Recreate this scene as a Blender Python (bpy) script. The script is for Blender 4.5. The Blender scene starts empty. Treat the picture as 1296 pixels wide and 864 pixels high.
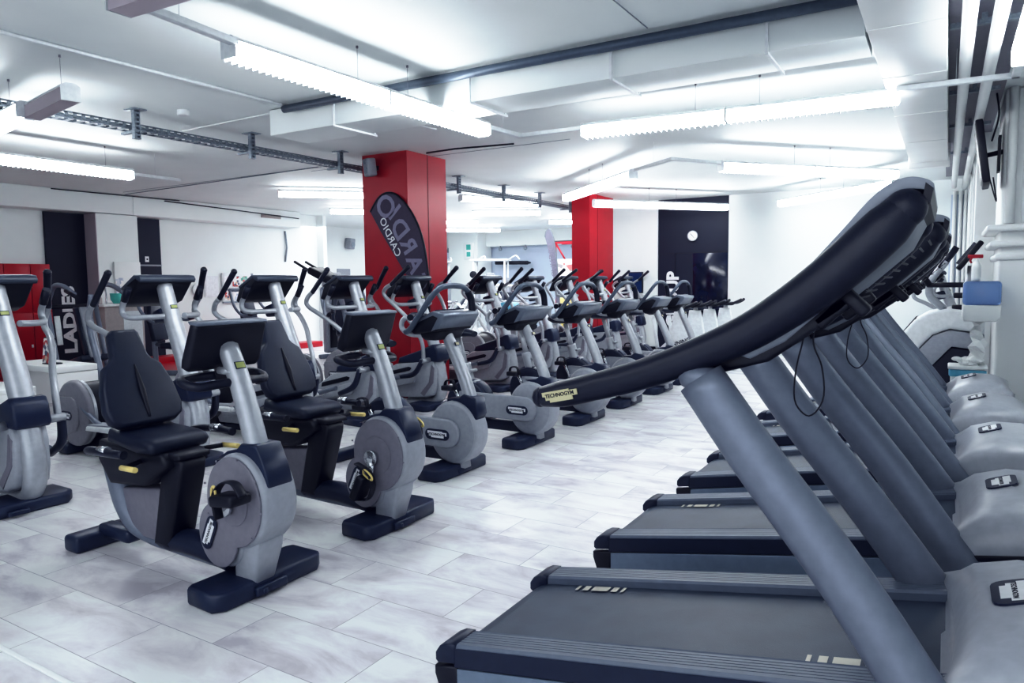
import bpy, bmesh, math, random
from mathutils import Vector, Matrix
random.seed(7)
PI = math.pi
SC = bpy.context.scene
COL = SC.collection

# ------------------------------------------------------------ materials
def new_mat(name):
    m = bpy.data.materials.new(name); m.use_nodes = True
    nt = m.node_tree
    return m, nt, nt.nodes['Principled BSDF']

def pm(name, col, rough=.45, metal=0., spec=.5, noise=.06, nscale=30., bump=0., coat=0.):
    m, nt, b = new_mat(name)
    tc = nt.nodes.new('ShaderNodeTexCoord')
    n = nt.nodes.new('ShaderNodeTexNoise'); n.inputs['Scale'].default_value = nscale
    n.inputs['Detail'].default_value = 3
    nt.links.new(tc.outputs['Object'], n.inputs['Vector'])
    r = nt.nodes.new('ShaderNodeValToRGB')
    r.color_ramp.elements[0].position = .3; r.color_ramp.elements[1].position = .7
    r.color_ramp.elements[0].color = tuple(c * (1 - noise) for c in col) + (1,)
    r.color_ramp.elements[1].color = tuple(min(1, c * (1 + noise)) for c in col) + (1,)
    nt.links.new(n.outputs['Fac'], r.inputs['Fac'])
    nt.links.new(r.outputs['Color'], b.inputs['Base Color'])
    b.inputs['Roughness'].default_value = rough
    b.inputs['Metallic'].default_value = metal
    b.inputs['Specular IOR Level'].default_value = spec
    if coat: b.inputs['Coat Weight'].default_value = coat
    if bump:
        bp = nt.nodes.new('ShaderNodeBump'); bp.inputs['Strength'].default_value = bump
        bp.inputs['Distance'].default_value = .002
        n2 = nt.nodes.new('ShaderNodeTexNoise'); n2.inputs['Scale'].default_value = 400
        nt.links.new(tc.outputs['Object'], n2.inputs['Vector'])
        nt.links.new(n2.outputs['Fac'], bp.inputs['Height'])
        nt.links.new(bp.outputs['Normal'], b.inputs['Normal'])
    return m

def em(name, col, s):
    m = bpy.data.materials.new(name); m.use_nodes = True
    nt = m.node_tree; nt.nodes.clear()
    e = nt.nodes.new('ShaderNodeEmission'); o = nt.nodes.new('ShaderNodeOutputMaterial')
    e.inputs['Color'].default_value = (*col, 1); e.inputs['Strength'].default_value = s
    nt.links.new(e.outputs[0], o.inputs[0])
    return m

M = {}
M['silver'] = pm('silver paint', (.42, .44, .475), .36, .35)
M['silverdk'] = pm('steel blue paint', (.19, .215, .265), .40, .3)
M['steel'] = pm('slate plastic', (.17, .195, .24), .32, .3)
M['grey2'] = pm('warm grey plastic', (.25, .25, .28), .45)
M['slate'] = pm('dark slate plastic', (.065, .08, .11), .3)
M['steel2'] = pm('dark steel paint', (.10, .125, .165), .35, .3)
M['archgrey'] = pm('pale grey plastic', (.26, .285, .33), .45)
M['grey'] = pm('grey plastic', (.31, .33, .37), .42)
M['lilac'] = pm('lilac grey plastic', (.215, .21, .245), .45)
M['shell'] = pm('shell plastic', (.36, .38, .42), .42)
M['hood'] = pm('hood plastic', (.40, .42, .46), .33)
M['navy'] = pm('navy plastic', (.011, .019, .046), .42, bump=.15)
M['navyhi'] = pm('navy rubber', (.016, .027, .062), .36)
M['black'] = pm('black plastic', (.004, .006, .015), .45)
M['grip'] = pm('black foam grip', (.0055, .009, .024), .36, bump=.25)
M['pad'] = pm('dark upholstery', (.010, .017, .038), .42, bump=.2)
M['belt'] = pm('running belt', (.045, .062, .090), .45, noise=.12, nscale=9, bump=.3)
M['rail'] = pm('grooved rail', (.12, .145, .19), .42)
M['panel'] = pm('side panel paint', (.19, .24, .31), .38, .3)
M['white'] = pm('white paint', (.80, .82, .82), .5, noise=.02, nscale=3)
M['whitem'] = pm('white metal', (.72, .75, .77), .35)
M['wallw'] = pm('white wall paint', (.78, .82, .82), .6, noise=.02, nscale=2)
M['wallb'] = pm('bluish wall paint', (.50, .57, .68), .6, noise=.03, nscale=2)
M['mauve'] = pm('mauve tone and pier shade', (.52, .46, .50), .6, noise=.02, nscale=2)
M['wblack'] = pm('blue black wall paint', (.006, .010, .028), .55, noise=.1, nscale=1.5)
M['red'] = pm('red paint', (.37, .010, .022), .42, noise=.05, nscale=4)
M['seam'] = pm('dark red seam', (.12, .003, .006), .6)
M['redlock'] = pm('red laminate', (.42, .006, .018), .35, noise=.04, nscale=4)
M['galv'] = pm('galvanised steel', (.27, .31, .35), .4, .35, noise=.2, nscale=60)
M['pipe'] = pm('grey pipe', (.10, .13, .17), .4, .3)
M['cork'] = pm('gold print', (.55, .53, .46), .5)
M['yellow'] = pm('yellow plastic', (.75, .62, .25), .4)
M['green'] = pm('lime label', (.36, .40, .13), .4)
M['logo'] = pm('white print', (.75, .77, .80), .4)
M['gold'] = pm('pale gold print', (.50, .47, .30), .4)
M['screen'] = pm('dark screen', (.004, .008, .03), .12, noise=.3, nscale=2)
M['bluescr'] = pm('blue screen', (.02, .05, .14), .15, noise=.2, nscale=3)
M['chrome'] = pm('brushed chrome', (.6, .62, .66), .22, .9)
M['beige'] = pm('beige laminate', (.42, .38, .37), .5)
M['teal'] = pm('teal plastic', (.10, .45, .40), .4)
M['flag'] = pm('purple grey fabric', (.075, .062, .095), .7)
M['flaglet'] = pm('light print on fabric', (.25, .24, .33), .7)
M['paleflag'] = pm('pale grey fabric', (.22, .22, .28), .7)
M['bluebin'] = pm('blue bag', (.16, .46, .62), .35)
M['wood'] = pm('wood floor band', (.32, .28, .28), .5, noise=.15, nscale=5)
M['lamp'] = em('lamp tube light', (.93, .97, 1.), 26.)
M['lampfar'] = em('far lamp tube light', (.93, .97, 1.), 18.)
def glassy():
    m, nt, b = new_mat('blue translucent plastic')
    b.inputs['Base Color'].default_value = (.28, .42, .72, 1)
    b.inputs['Transmission Weight'].default_value = .55
    b.inputs['Roughness'].default_value = .15
    return m
M['blueclear'] = glassy()

def floor_mat():
    m, nt, b = new_mat('pale stone tile floor')
    N = nt.nodes; L = nt.links
    tc = N.new('ShaderNodeTexCoord')
    mp = N.new('ShaderNodeMapping'); mp.inputs['Location'].default_value = (2.74 + .0 + 6.5, -1.69 + 3.15, 0)
    L.new(tc.outputs['Object'], mp.inputs['Vector'])
    br = N.new('ShaderNodeTexBrick')
    br.inputs['Color1'].default_value = (1, 1, 1, 1); br.inputs['Color2'].default_value = (.0, .0, .0, 1)
    br.inputs['Mortar'].default_value = (.5, .5, .5, 1)
    br.inputs['Scale'].default_value = 1; br.inputs['Mortar Size'].default_value = .0016
    br.inputs['Mortar Smooth'].default_value = .1; br.inputs['Bias'].default_value = 0
    br.inputs['Brick Width'].default_value = .65; br.inputs['Row Height'].default_value = .315
    br.offset = .5
    L.new(mp.outputs['Vector'], br.inputs['Vector'])
    # cloudy marbling, shifted per tile
    sh = N.new('ShaderNodeVectorMath'); sh.operation = 'SCALE'; sh.inputs['Scale'].default_value = 3.7
    L.new(br.outputs['Color'], sh.inputs[0])
    ad = N.new('ShaderNodeVectorMath'); ad.operation = 'ADD'
    L.new(mp.outputs['Vector'], ad.inputs[0]); L.new(sh.outputs[0], ad.inputs[1])
    st = N.new('ShaderNodeMapping'); st.inputs['Scale'].default_value = (2.0, 4.2, 1)
    L.new(ad.outputs[0], st.inputs['Vector'])
    n1 = N.new('ShaderNodeTexNoise'); n1.inputs['Scale'].default_value = 1.0
    n1.inputs['Detail'].default_value = 7; n1.inputs['Roughness'].default_value = .62
    n1.inputs['Distortion'].default_value = .5
    L.new(st.outputs[0], n1.inputs['Vector'])
    r = N.new('ShaderNodeValToRGB')
    e = r.color_ramp.elements
    e[0].position = .34; e[0].color = (.50, .48, .52, 1)
    e[1].position = .60; e[1].color = (.78, .80, .80, 1)
    q = e.new(.47); q.color = (.68, .67, .70, 1)
    L.new(n1.outputs['Fac'], r.inputs['Fac'])
    mx = N.new('ShaderNodeMix'); mx.data_type = 'RGBA'
    L.new(br.outputs['Fac'], mx.inputs['Factor'])
    L.new(r.outputs['Color'], mx.inputs['A'])
    mx.inputs['B'].default_value = (.30, .29, .33, 1)
    L.new(mx.outputs['Result'], b.inputs['Base Color'])
    b.inputs['Roughness'].default_value = .34
    b.inputs['Specular IOR Level'].default_value = .5
    return m
M['floor'] = floor_mat()

def print_mat(name, cols, scale=14.):
    m, nt, b = new_mat(name)
    N = nt.nodes; L = nt.links
    tc = N.new('ShaderNodeTexCoord'); v = N.new('ShaderNodeTexVoronoi'); v.inputs['Scale'].default_value = scale
    L.new(tc.outputs['Object'], v.inputs['Vector'])
    r = N.new('ShaderNodeValToRGB'); r.color_ramp.interpolation = 'CONSTANT'
    e = r.color_ramp.elements
    while len(e) < len(cols): e.new(.5)
    for i, c in enumerate(cols):
        e[i].position = i / len(cols); e[i].color = (*c, 1)
    sp = N.new('ShaderNodeSeparateColor'); L.new(v.outputs['Color'], sp.inputs[0])
    L.new(sp.outputs[0], r.inputs['Fac']); L.new(r.outputs['Color'], b.inputs['Base Color'])
    b.inputs['Roughness'].default_value = .4
    return m
M['flyer'] = print_mat('colour print', [(.75, .75, .75), (.5, .08, .07), (.12, .14, .2), (.6, .45, .35), (.8, .8, .8)], 22)
M['flyer2'] = print_mat('pale print', [(.8, .8, .8), (.6, .65, .72), (.85, .85, .85), (.45, .5, .6)], 18)
M['flyer3'] = print_mat('red grey print', [(.72, .7, .7), (.6, .2, .2), (.7, .66, .66), (.35, .33, .35), (.8, .76, .76)], 7)
M['flyer4'] = print_mat('green print', [(.75, .78, .75), (.1, .4, .3), (.3, .5, .45), (.6, .2, .2)], 22)

# ------------------------------------------------------------ mesh builder
class MB:
    def __init__(s): s.bm = bmesh.new(); s.mats = []
    def mi(s, mat):
        if mat is None: return 0
        if mat not in s.mats: s.mats.append(mat)
        return s.mats.index(mat)
    def _fin(s, faces, mat, smooth):
        i = s.mi(mat)
        for f in faces: f.material_index = i; f.smooth = smooth
    def box(s, c, d, rot=None, bev=0., mat=None, seg=2):
        g = bmesh.ops.create_cube(s.bm, size=1)
        vs = g['verts']
        T = Matrix.Translation(c) @ (rot if rot is not None else Matrix()) @ Matrix.Diagonal((*d, 1))
        bmesh.ops.transform(s.bm, matrix=T, verts=vs)
        fs = set(f for v in vs for f in v.link_faces)
        s._fin(fs, mat, bev > 0)
        if bev > 0:
            bev = min(bev, min(d) * .49)
            es = list(set(e for v in vs for e in v.link_edges))
            r = bmesh.ops.bevel(s.bm, geom=es, offset=bev, segments=seg, profile=.5, affect='EDGES')
            fs = set(f for f in fs if f.is_valid) | set(r['faces'])
        s._fin(fs, mat, bev > 0)
        return s
    def prism(s, pts, a0, a1, axis='y', bev=0., mat=None, seg=2):
        """polygon pts in the plane across `axis`; axis y -> (x,z), axis x -> (y,z), axis z -> (x,y)"""
        def P(u, v, w):
            return {'y': (u, w, v), 'x': (w, u, v), 'z': (u, v, w)}[axis]
        A = [s.bm.verts.new(P(u, v, a0)) for u, v in pts]
        B = [s.bm.verts.new(P(u, v, a1)) for u, v in pts]
        n = len(pts); fs = [s.bm.faces.new(A), s.bm.faces.new(B)]
        for i in range(n): fs.append(s.bm.faces.new((A[i], A[(i + 1) % n], B[(i + 1) % n], B[i])))
        bmesh.ops.recalc_face_normals(s.bm, faces=fs)
        s._fin(fs, mat, bev > 0)
        if bev > 0:
            es = list(set(list(fs[0].edges) + list(fs[1].edges)))
            r = bmesh.ops.bevel(s.bm, geom=es, offset=bev, segments=seg, profile=.5, affect='EDGES', clamp_overlap=True)
            fs = [f for f in fs if f.is_valid] + list(r['faces'])
        s._fin(set(fs), mat, bev > 0)
        return s
    def tube(s, pts, r, seg=12, sub=5, flat=1., mat=None, smooth=True, cap=True, closed=False):
        """swept tube; r a number or one per point; flat scales the section across the path plane"""
        P = [Vector(p) for p in pts]; n = len(P)
        R = r if isinstance(r, (list, tuple)) else [r] * n
        if sub > 1 and n > 2:
            Q = []; RR = []
            rng = range(n if closed else n - 1)
            for i in rng:
                p0 = P[(i - 1) % n] if (i > 0 or closed) else P[0] * 2 - P[1]
                p1 = P[i]; p2 = P[(i + 1) % n]
                p3 = P[(i + 2) % n] if (i + 2 < n or closed) else P[-1] * 2 - P[-2]
                d1 = max((p1 - p0).length, 1e-6) ** .5; d2 = max((p2 - p1).length, 1e-6) ** .5; d3 = max((p3 - p2).length, 1e-6) ** .5
                m1 = ((p1 - p0) / d1 - (p2 - p0) / (d1 + d2) + (p2 - p1) / d2) * d2
                m2 = ((p2 - p1) / d2 - (p3 - p1) / (d2 + d3) + (p3 - p2) / d3) * d2
                for k in range(sub):
                    t = k / sub; t2 = t * t; t3 = t2 * t
                    Q.append(p1 * (2 * t3 - 3 * t2 + 1) + m1 * (t3 - 2 * t2 + t) + p2 * (-2 * t3 + 3 * t2) + m2 * (t3 - t2))
                    RR.append(R[i] * (1 - t) + R[(i + 1) % n] * t)
            if not closed: Q.append(P[-1]); RR.append(R[-1])
            P, R = Q, RR; n = len(P)
        rings = []; u = None
        for i in range(n):
            if closed: t = P[(i + 1) % n] - P[i - 1]
            else: t = P[min(i + 1, n - 1)] - P[max(i - 1, 0)]
            if t.length < 1e-9: t = Vector((0, 0, 1))
            t.normalize()
            if u is None:
                u = Vector((0, 1, 0))
                if abs(t.dot(u)) > .95: u = Vector((1, 0, 0))
            u = (u - t * u.dot(t)).normalized(); w = t.cross(u)
            rings.append([s.bm.verts.new(P[i] + (u * math.cos(a) * flat + w * math.sin(a)) * R[i])
                          for a in (2 * PI * k / seg for k in range(seg))])
        fs = []
        m = n if closed else n - 1
        for i in range(m):
            A = rings[i]; B = rings[(i + 1) % n]
            for k in range(seg): fs.append(s.bm.faces.new((A[k], A[(k + 1) % seg], B[(k + 1) % seg], B[k])))
        caps = []
        if cap and not closed:
            caps = [s.bm.faces.new(rings[0][::-1]), s.bm.faces.new(rings[-1])]
        s._fin(fs, mat, smooth); s._fin(caps, mat, False)
        bmesh.ops.recalc_face_normals(s.bm, faces=fs + caps)
        return s
    def disc(s, c, r, a0, a1, seg=32, bev=.0, mat=None, axis='y', sx=1., sz=1.):
        pts = [(c[0] + r * sx * math.cos(2 * PI * k / seg), c[1] + r * sz * math.sin(2 * PI * k / seg)) for k in range(seg)]
        s.prism(pts, a0, a1, axis, bev, mat); return s
    def ball(s, c, r, mat=None, sc=(1, 1, 1), seg=12):
        g = bmesh.ops.create_uvsphere(s.bm, u_segments=seg, v_segments=max(6, seg // 2), radius=r)
        bmesh.ops.transform(s.bm, matrix=Matrix.Translation(c) @ Matrix.Diagonal((*sc, 1)), verts=g['verts'])
        s._fin(set(f for v in g['verts'] for f in v.link_faces), mat, True); return s
    def text(s, string, size, T, mat=None, ext=.0004, ax='CENTER', spacing=1., bold=0., sx=1.):
        cu = bpy.data.curves.new('t', 'FONT'); cu.body = string; cu.size = size; cu.extrude = ext
        cu.align_x = ax; cu.align_y = 'CENTER'; cu.space_character = spacing; cu.offset = bold
        cu.resolution_u = 3
        o = bpy.data.objects.new('t', cu); COL.objects.link(o)
        dg = bpy.context.evaluated_depsgraph_get(); dg.update()
        me = bpy.data.meshes.new_from_object(o.evaluated_get(dg))
        old = set(s.bm.faces)
        me.transform(T @ Matrix.Diagonal((sx, 1, 1, 1)))
        s.bm.from_mesh(me)
        s._fin([f for f in s.bm.faces if f not in old], mat, False)
        bpy.data.objects.remove(o); bpy.data.meshes.remove(me); bpy.data.curves.remove(cu)
        return s
    def transform(s, T): bmesh.ops.transform(s.bm, matrix=T, verts=list(s.bm.verts)); return s
    def build(s, name, mat=None, parent=None, loc=None):
        me = bpy.data.meshes.new(name)
        mats = s.mats or [mat]
        if mat is not None and s.mats and mat not in s.mats: pass
        s.bm.to_mesh(me); s.bm.free()
        for m in mats: me.materials.append(m)
        o = bpy.data.objects.new(name, me); COL.objects.link(o)
        if parent is not None: o.parent = parent
        if loc is not None: o.location = loc
        return o

def smooth_poly(P, sub=4):
    P = [Vector((a, b, 0)) for a, b in P]; n = len(P); out = []
    for i in range(n):
        p0, p1, p2, p3 = P[i - 1], P[i], P[(i + 1) % n], P[(i + 2) % n]
        for k in range(sub):
            t = k / sub
            q = .5 * ((2 * p1) + (p2 - p0) * t + (2 * p0 - 5 * p1 + 4 * p2 - p3) * t * t + (3 * p1 - p0 - 3 * p2 + p3) * t ** 3)
            out.append((q.x, q.y))
    return out
def rx(a): return Matrix.Rotation(a, 4, 'X')
def ry(a): return Matrix.Rotation(a, 4, 'Y')
def rz(a): return Matrix.Rotation(a, 4, 'Z')
def tr(*v): return Matrix.Translation(v)

def tag(o, label, cat, group=None, kind=None):
    o['label'] = label; o['category'] = cat
    if group: o['group'] = group
    if kind: o['kind'] = kind
    return o
def thing(name, label, cat, loc=(0, 0, 0), rotz=0., group=None):
    o = bpy.data.objects.new(name, None); COL.objects.link(o); o.empty_display_size = .1
    o.location = loc; o.rotation_euler = (0, 0, rotz)
    return tag(o, label, cat, group)
def struct(o): o['kind'] = 'structure'; return o
def dup(root, loc, label, rotz=None, group=None):
    r = root.copy(); COL.objects.link(r); r.location = loc
    if rotz is not None: r.rotation_euler = (0, 0, rotz)
    r['label'] = label
    if group: r['group'] = group
    m = {root: r}
    def rec(src, dst):
        for ch in src.children:
            c = ch.copy(); COL.objects.link(c); c.parent = dst; m[ch] = c
            rec(ch, c)
    rec(root, r)
    return r
# matrix taking text plane (x right, y up) onto a face looking to -Y / +X / -X
FACE_NY = rx(PI / 2)
FACE_PX = rz(PI / 2) @ rx(PI / 2)

def stepped(w, h):
    """outline of the maker's stepped plate"""
    a, b = w / 2, h / 2
    return [(-a, b), (a * .55, b), (a * .55, b * .75), (a, b * .75), (a, -b * .3), (a * .7, -b * .3), (a * .7, -b), (-a * .62, -b),
            (-a * .62, -b * .55), (-a * .85, -b * .55), (-a * .85, b * .2), (-a, b * .2)]
def capsule(w, h, n=8):
    r = h / 2; c = w / 2 - r
    return [(c + r * math.cos(t), r * math.sin(t)) for t in [-PI / 2 + PI * k / n for k in range(n + 1)]] + \
           [(-c + r * math.cos(t), r * math.sin(t)) for t in [PI / 2 + PI * k / n for k in range(n + 1)]]
def badge(w, h, T, parent, plate=None, logo=None, ink=None, simple=False, rnd=False):
    """dark rounded plate with the stepped maker's mark; drawn in XY facing +Z then placed by T"""
    b = MB()
    if plate and rnd:
        c = h * .28; b.prism([(x * (w / 2 - c) + c * math.cos(t_), y * (h / 2 - c) + c * math.sin(t_)) for x, y, t0 in ((1, 1, 0), (-1, 1, PI / 2), (-1, -1, PI), (1, -1, 3 * PI / 2)) for t_ in (t0, t0 + PI / 6, t0 + PI / 3, t0 + PI / 2)], -.004, .002, 'z', mat=plate)
    elif plate: b.prism(capsule(w, h), -.001, .002, 'z', mat=plate)
    k = .80 if plate else 1.
    b.prism(stepped(w * k, h * (.62 if plate else 1)), .001, .0032, 'z', mat=logo or M['logo'])
    if not simple:
        b.text('TECHNOGYM', w * k * .135, tr(0, 0, .0036), mat=ink or M['black'], ext=.0002, bold=.0006 * w / .15)
    b.transform(T)
    return b.build('badge', None, parent)

# ------------------------------------------------------------ camera
R3 = ((.8602, -.0262, .5093), (.5090, .0794, -.8571), (-.0180, .9965, .0820))
def cam():
    f = 907.; cx, cy = 648., 432.
    Y = Vector((1200 - cx, -(350 - cy), -f)).normalized()
    X = -Vector((-850 - cx, -(372 - cy), -f)); X = (X - Y * X.dot(Y)).normalized(); Z = X.cross(Y)
    Rm = Matrix((X, Y, Z))
    cd = bpy.data.cameras.new('camera'); co = bpy.data.objects.new('camera', cd); COL.objects.link(co)
    cd.sensor_width = 36; cd.lens = f / 1296 * 36; cd.clip_start = .05; cd.clip_end = 200
    co.matrix_world = Matrix.Translation((0, 0, 1.4)) @ Rm.to_4x4()
    SC.camera = co
cam()

CEIL = 2.95
# ------------------------------------------------------------ room shell
def shell():
    b = MB(); b.box((-6.5, 8.5, -.05), (17, 25, .1)); struct(b.build('floor', M['floor']))
    b = MB(); b.box((-6.5, 8.5, CEIL + .05), (17, 25, .1)); struct(b.build('ceiling', M['wallw']))
    # left wall, with black panels and white casing box
    b = MB(); b.box((-12.9, 4.0, CEIL / 2), (.8, 16, CEIL)); b.box((-12.4, 1, 2.80), (.12, 9, .0001))
    struct(b.build('wall_left', M['wallw']))
    b = MB(); b.box((-12.35, 4.55, 2.78), (.5, 13.1, .335), bev=.01)
    b.box((-12.095, 7.35, 2.78), (.01, .02, .33), bev=0); struct(b.build('trim_1', M['wallw']))
    b = MB(); b.box((-12.47, 6.37, 1.31), (.06, .62, 2.58)); b.box((-12.435, 6.37, 1.78), (.01, .60, .008))
    struct(b.build('door_1', M['wblack']))
    b = MB(); b.box((-12.47, 7.80, 1.31), (.06, .46, 2.58)); b.box((-12.43, 7.80, 1.76), (.03, .44, .03), mat=M['grey']); b.mats = [M['wblack'], M['grey']]
    for f in b.bm.faces: f.material_index = 0 if f.calc_area() > .05 else f.material_index
    for f in b.bm.faces: f.material_index = 1 if abs(f.calc_center_median().z - 1.76) < .02 else 0
    struct(b.build('door_2', M['wblack']))
    b = MB(); b.box((-12.30, 7.045, 1.31), (.40, .71, 2.58), mat=M['wallw']); b.box((-12.30, 6.685, 1.31), (.40, .012, 2.58), mat=M['mauve'])  # mauve slab puts the white pier's shaded side into its colour
    struct(b.build('wall_pier', None))
    b = MB(); b.box((-12.1, 8.3, .06), (.4, 6.3, .12), bev=.01); struct(b.build('baseboard_left', M['redlock']))
    b = MB(); b.box((-14.6, 14.3, CEIL / 2), (.2, 9, CEIL)); struct(b.build('wall_recess', M['wallw']))
    b = MB(); b.box((-13.4, 12.0, CEIL / 2), (2.2, .1, CEIL)); struct(b.build('wall_return', M['wallw']))
    # deep back wall
    b = MB(); b.box((-10, 19.5, CEIL / 2), (10, .2, CEIL)); struct(b.build('wall_back', M['wallb']))
    b = MB(); b.box((-10, 19.2, 2.72), (9.6, .4, .46), bev=.01); struct(b.build('trim_2', M['wallw']))
    b = MB(); b.box((-13.0, 18.9, CEIL / 2), (1.1, .8, CEIL), bev=.01); struct(b.build('wall_column', M['wallw']))
    # far wall
    b = MB()
    b.box((-5.40, 13.75, CEIL / 2), (1.0, .3, CEIL)); b.box((-1.27, 13.75, CEIL / 2), (4.5, .3, CEIL))
    b.box((-5.85, 16.5, CEIL / 2), (.1, 5.6, CEIL))
    struct(b.build('wall_far', M['wallw']))
    b = MB(); b.box((-4.21, 13.80, CEIL / 2), (1.39, .3, CEIL), mat=M['wblack'])
    b.box((-4.21, 13.645, 1.91), (1.39, .012, .012), mat=M['black'])
    b.box((-4.55, 13.645, .95), (.010, .012, 1.9), mat=M['black'])
    struct(b.build('door_3', None))
    b = MB(); b.box((-3.87, 13.64, .98), (.66, .012, 1.84), bev=.003); struct(b.build('window_1', M['screen']))
    b = MB(); b.box((-5.40, 13.585, .04), (1.0, .03, .08)); struct(b.build('baseboard_far', M['black']))
    b = MB(); b.box((-9, -4.0, CEIL / 2), (12, .2, CEIL)); struct(b.build('wall_near_blocker', M['wallw']))  # unseen part-width wall, added to block world light and darken the left
    # right wall and its deep pier
    b = MB(); b.box((1.25, 8.5, CEIL / 2), (.5, 25, CEIL)); struct(b.build('wall_right', M['wallw']))
    b = MB(); b.box((.68, 7.75, CEIL / 2), (.64, .8, CEIL), bev=.02)
    for y0 in (7.30,):
        for z, e in ((1.80, .10), (1.67, .07), (1.56, .03)):
            b.box((.68, 7.75, z), (.64 + 2 * e, .8 + 2 * e, .055), bev=.022, seg=3)
    b.tube([(.42, 7.33, 1.84), (.42, 7.33, CEIL)], .035); b.tube([(.52, 7.33, 1.84), (.52, 7.33, CEIL)], .022)
    struct(b.build('wall_pier', M['white']))
    b = MB()
    for y in (9.3, 10.5, 11.7, 12.9): b.box((.62, y, CEIL / 2), (.8, .12, CEIL), bev=.01)
    for x in (.05, .13, .20): b.tube([(x, 13.5, .3), (x, 13.5, 2.75)], .028)
    struct(b.build('window_frame', M['white']))
    b = MB(); b.box((.45, 13.57, 1.5), (.9, .04, 2.4)); struct(b.build('window_2', M['wallb']))
    # seams in the ceiling boards
    b = MB(); b.box((-1.64, 2.2, CEIL - .002), (.006, 4.3, .004)); b.box((-5.6, 7.2, CEIL - .002), (4.0, .008, .004))
    b.box((-9.5, 7.0, CEIL - .002), (4.6, .008, .004)); struct(b.build('trim_3', M['galv']))
    b = MB(); b.box((-5, 1.25, .004), (5.4, .02, .008), bev=.002); struct(b.build('trim_4', M['white']))
shell()

def pillar(x0, x1, y0, y1, seam_y, label):
    b = MB(); b.box(((x0 + x1) / 2, (y0 + seam_y) / 2, CEIL / 2), (x1 - x0, seam_y - y0, CEIL))
    b.box(((x0 + x1) / 2 - .005, (seam_y + y1) / 2 + .004, CEIL / 2), (x1 - x0 - .01, y1 - seam_y - .008, CEIL))
    b.box((x1 - .004, seam_y + .004, CEIL / 2), (.012, .014, CEIL), mat=M['seam']); b.mats = [M['red'], M['seam']]
    for f in b.bm.faces: f.material_index = 1 if len(b.bm.faces) - 6 <= f.index else 0
    b.bm.faces.index_update()
    for f in b.bm.faces: f.material_index = 1 if f.index >= len(b.bm.faces) - 6 else 0
    o = b.build('red_pillar', M['red']); tag(o, label, 'pillar'); return o
pillar(-6.2, -5.5, 6.71, 7.49, 7.10, 'nearer broad red square pillar with a white speaker mounted at its top')
pillar(-5.85, -5.5, 11.76, 12.84, 12.1, 'far red square pillar near the black doorway with the wall clock')

# ------------------------------------------------------------ upright bike
def bevel_profile_circle(cx, cz, r, a0, a1, n): return [(cx + r * math.cos(a0 + (a1 - a0) * k / n), cz + r * math.sin(a0 + (a1 - a0) * k / n)) for k in range(n + 1)]

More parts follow.
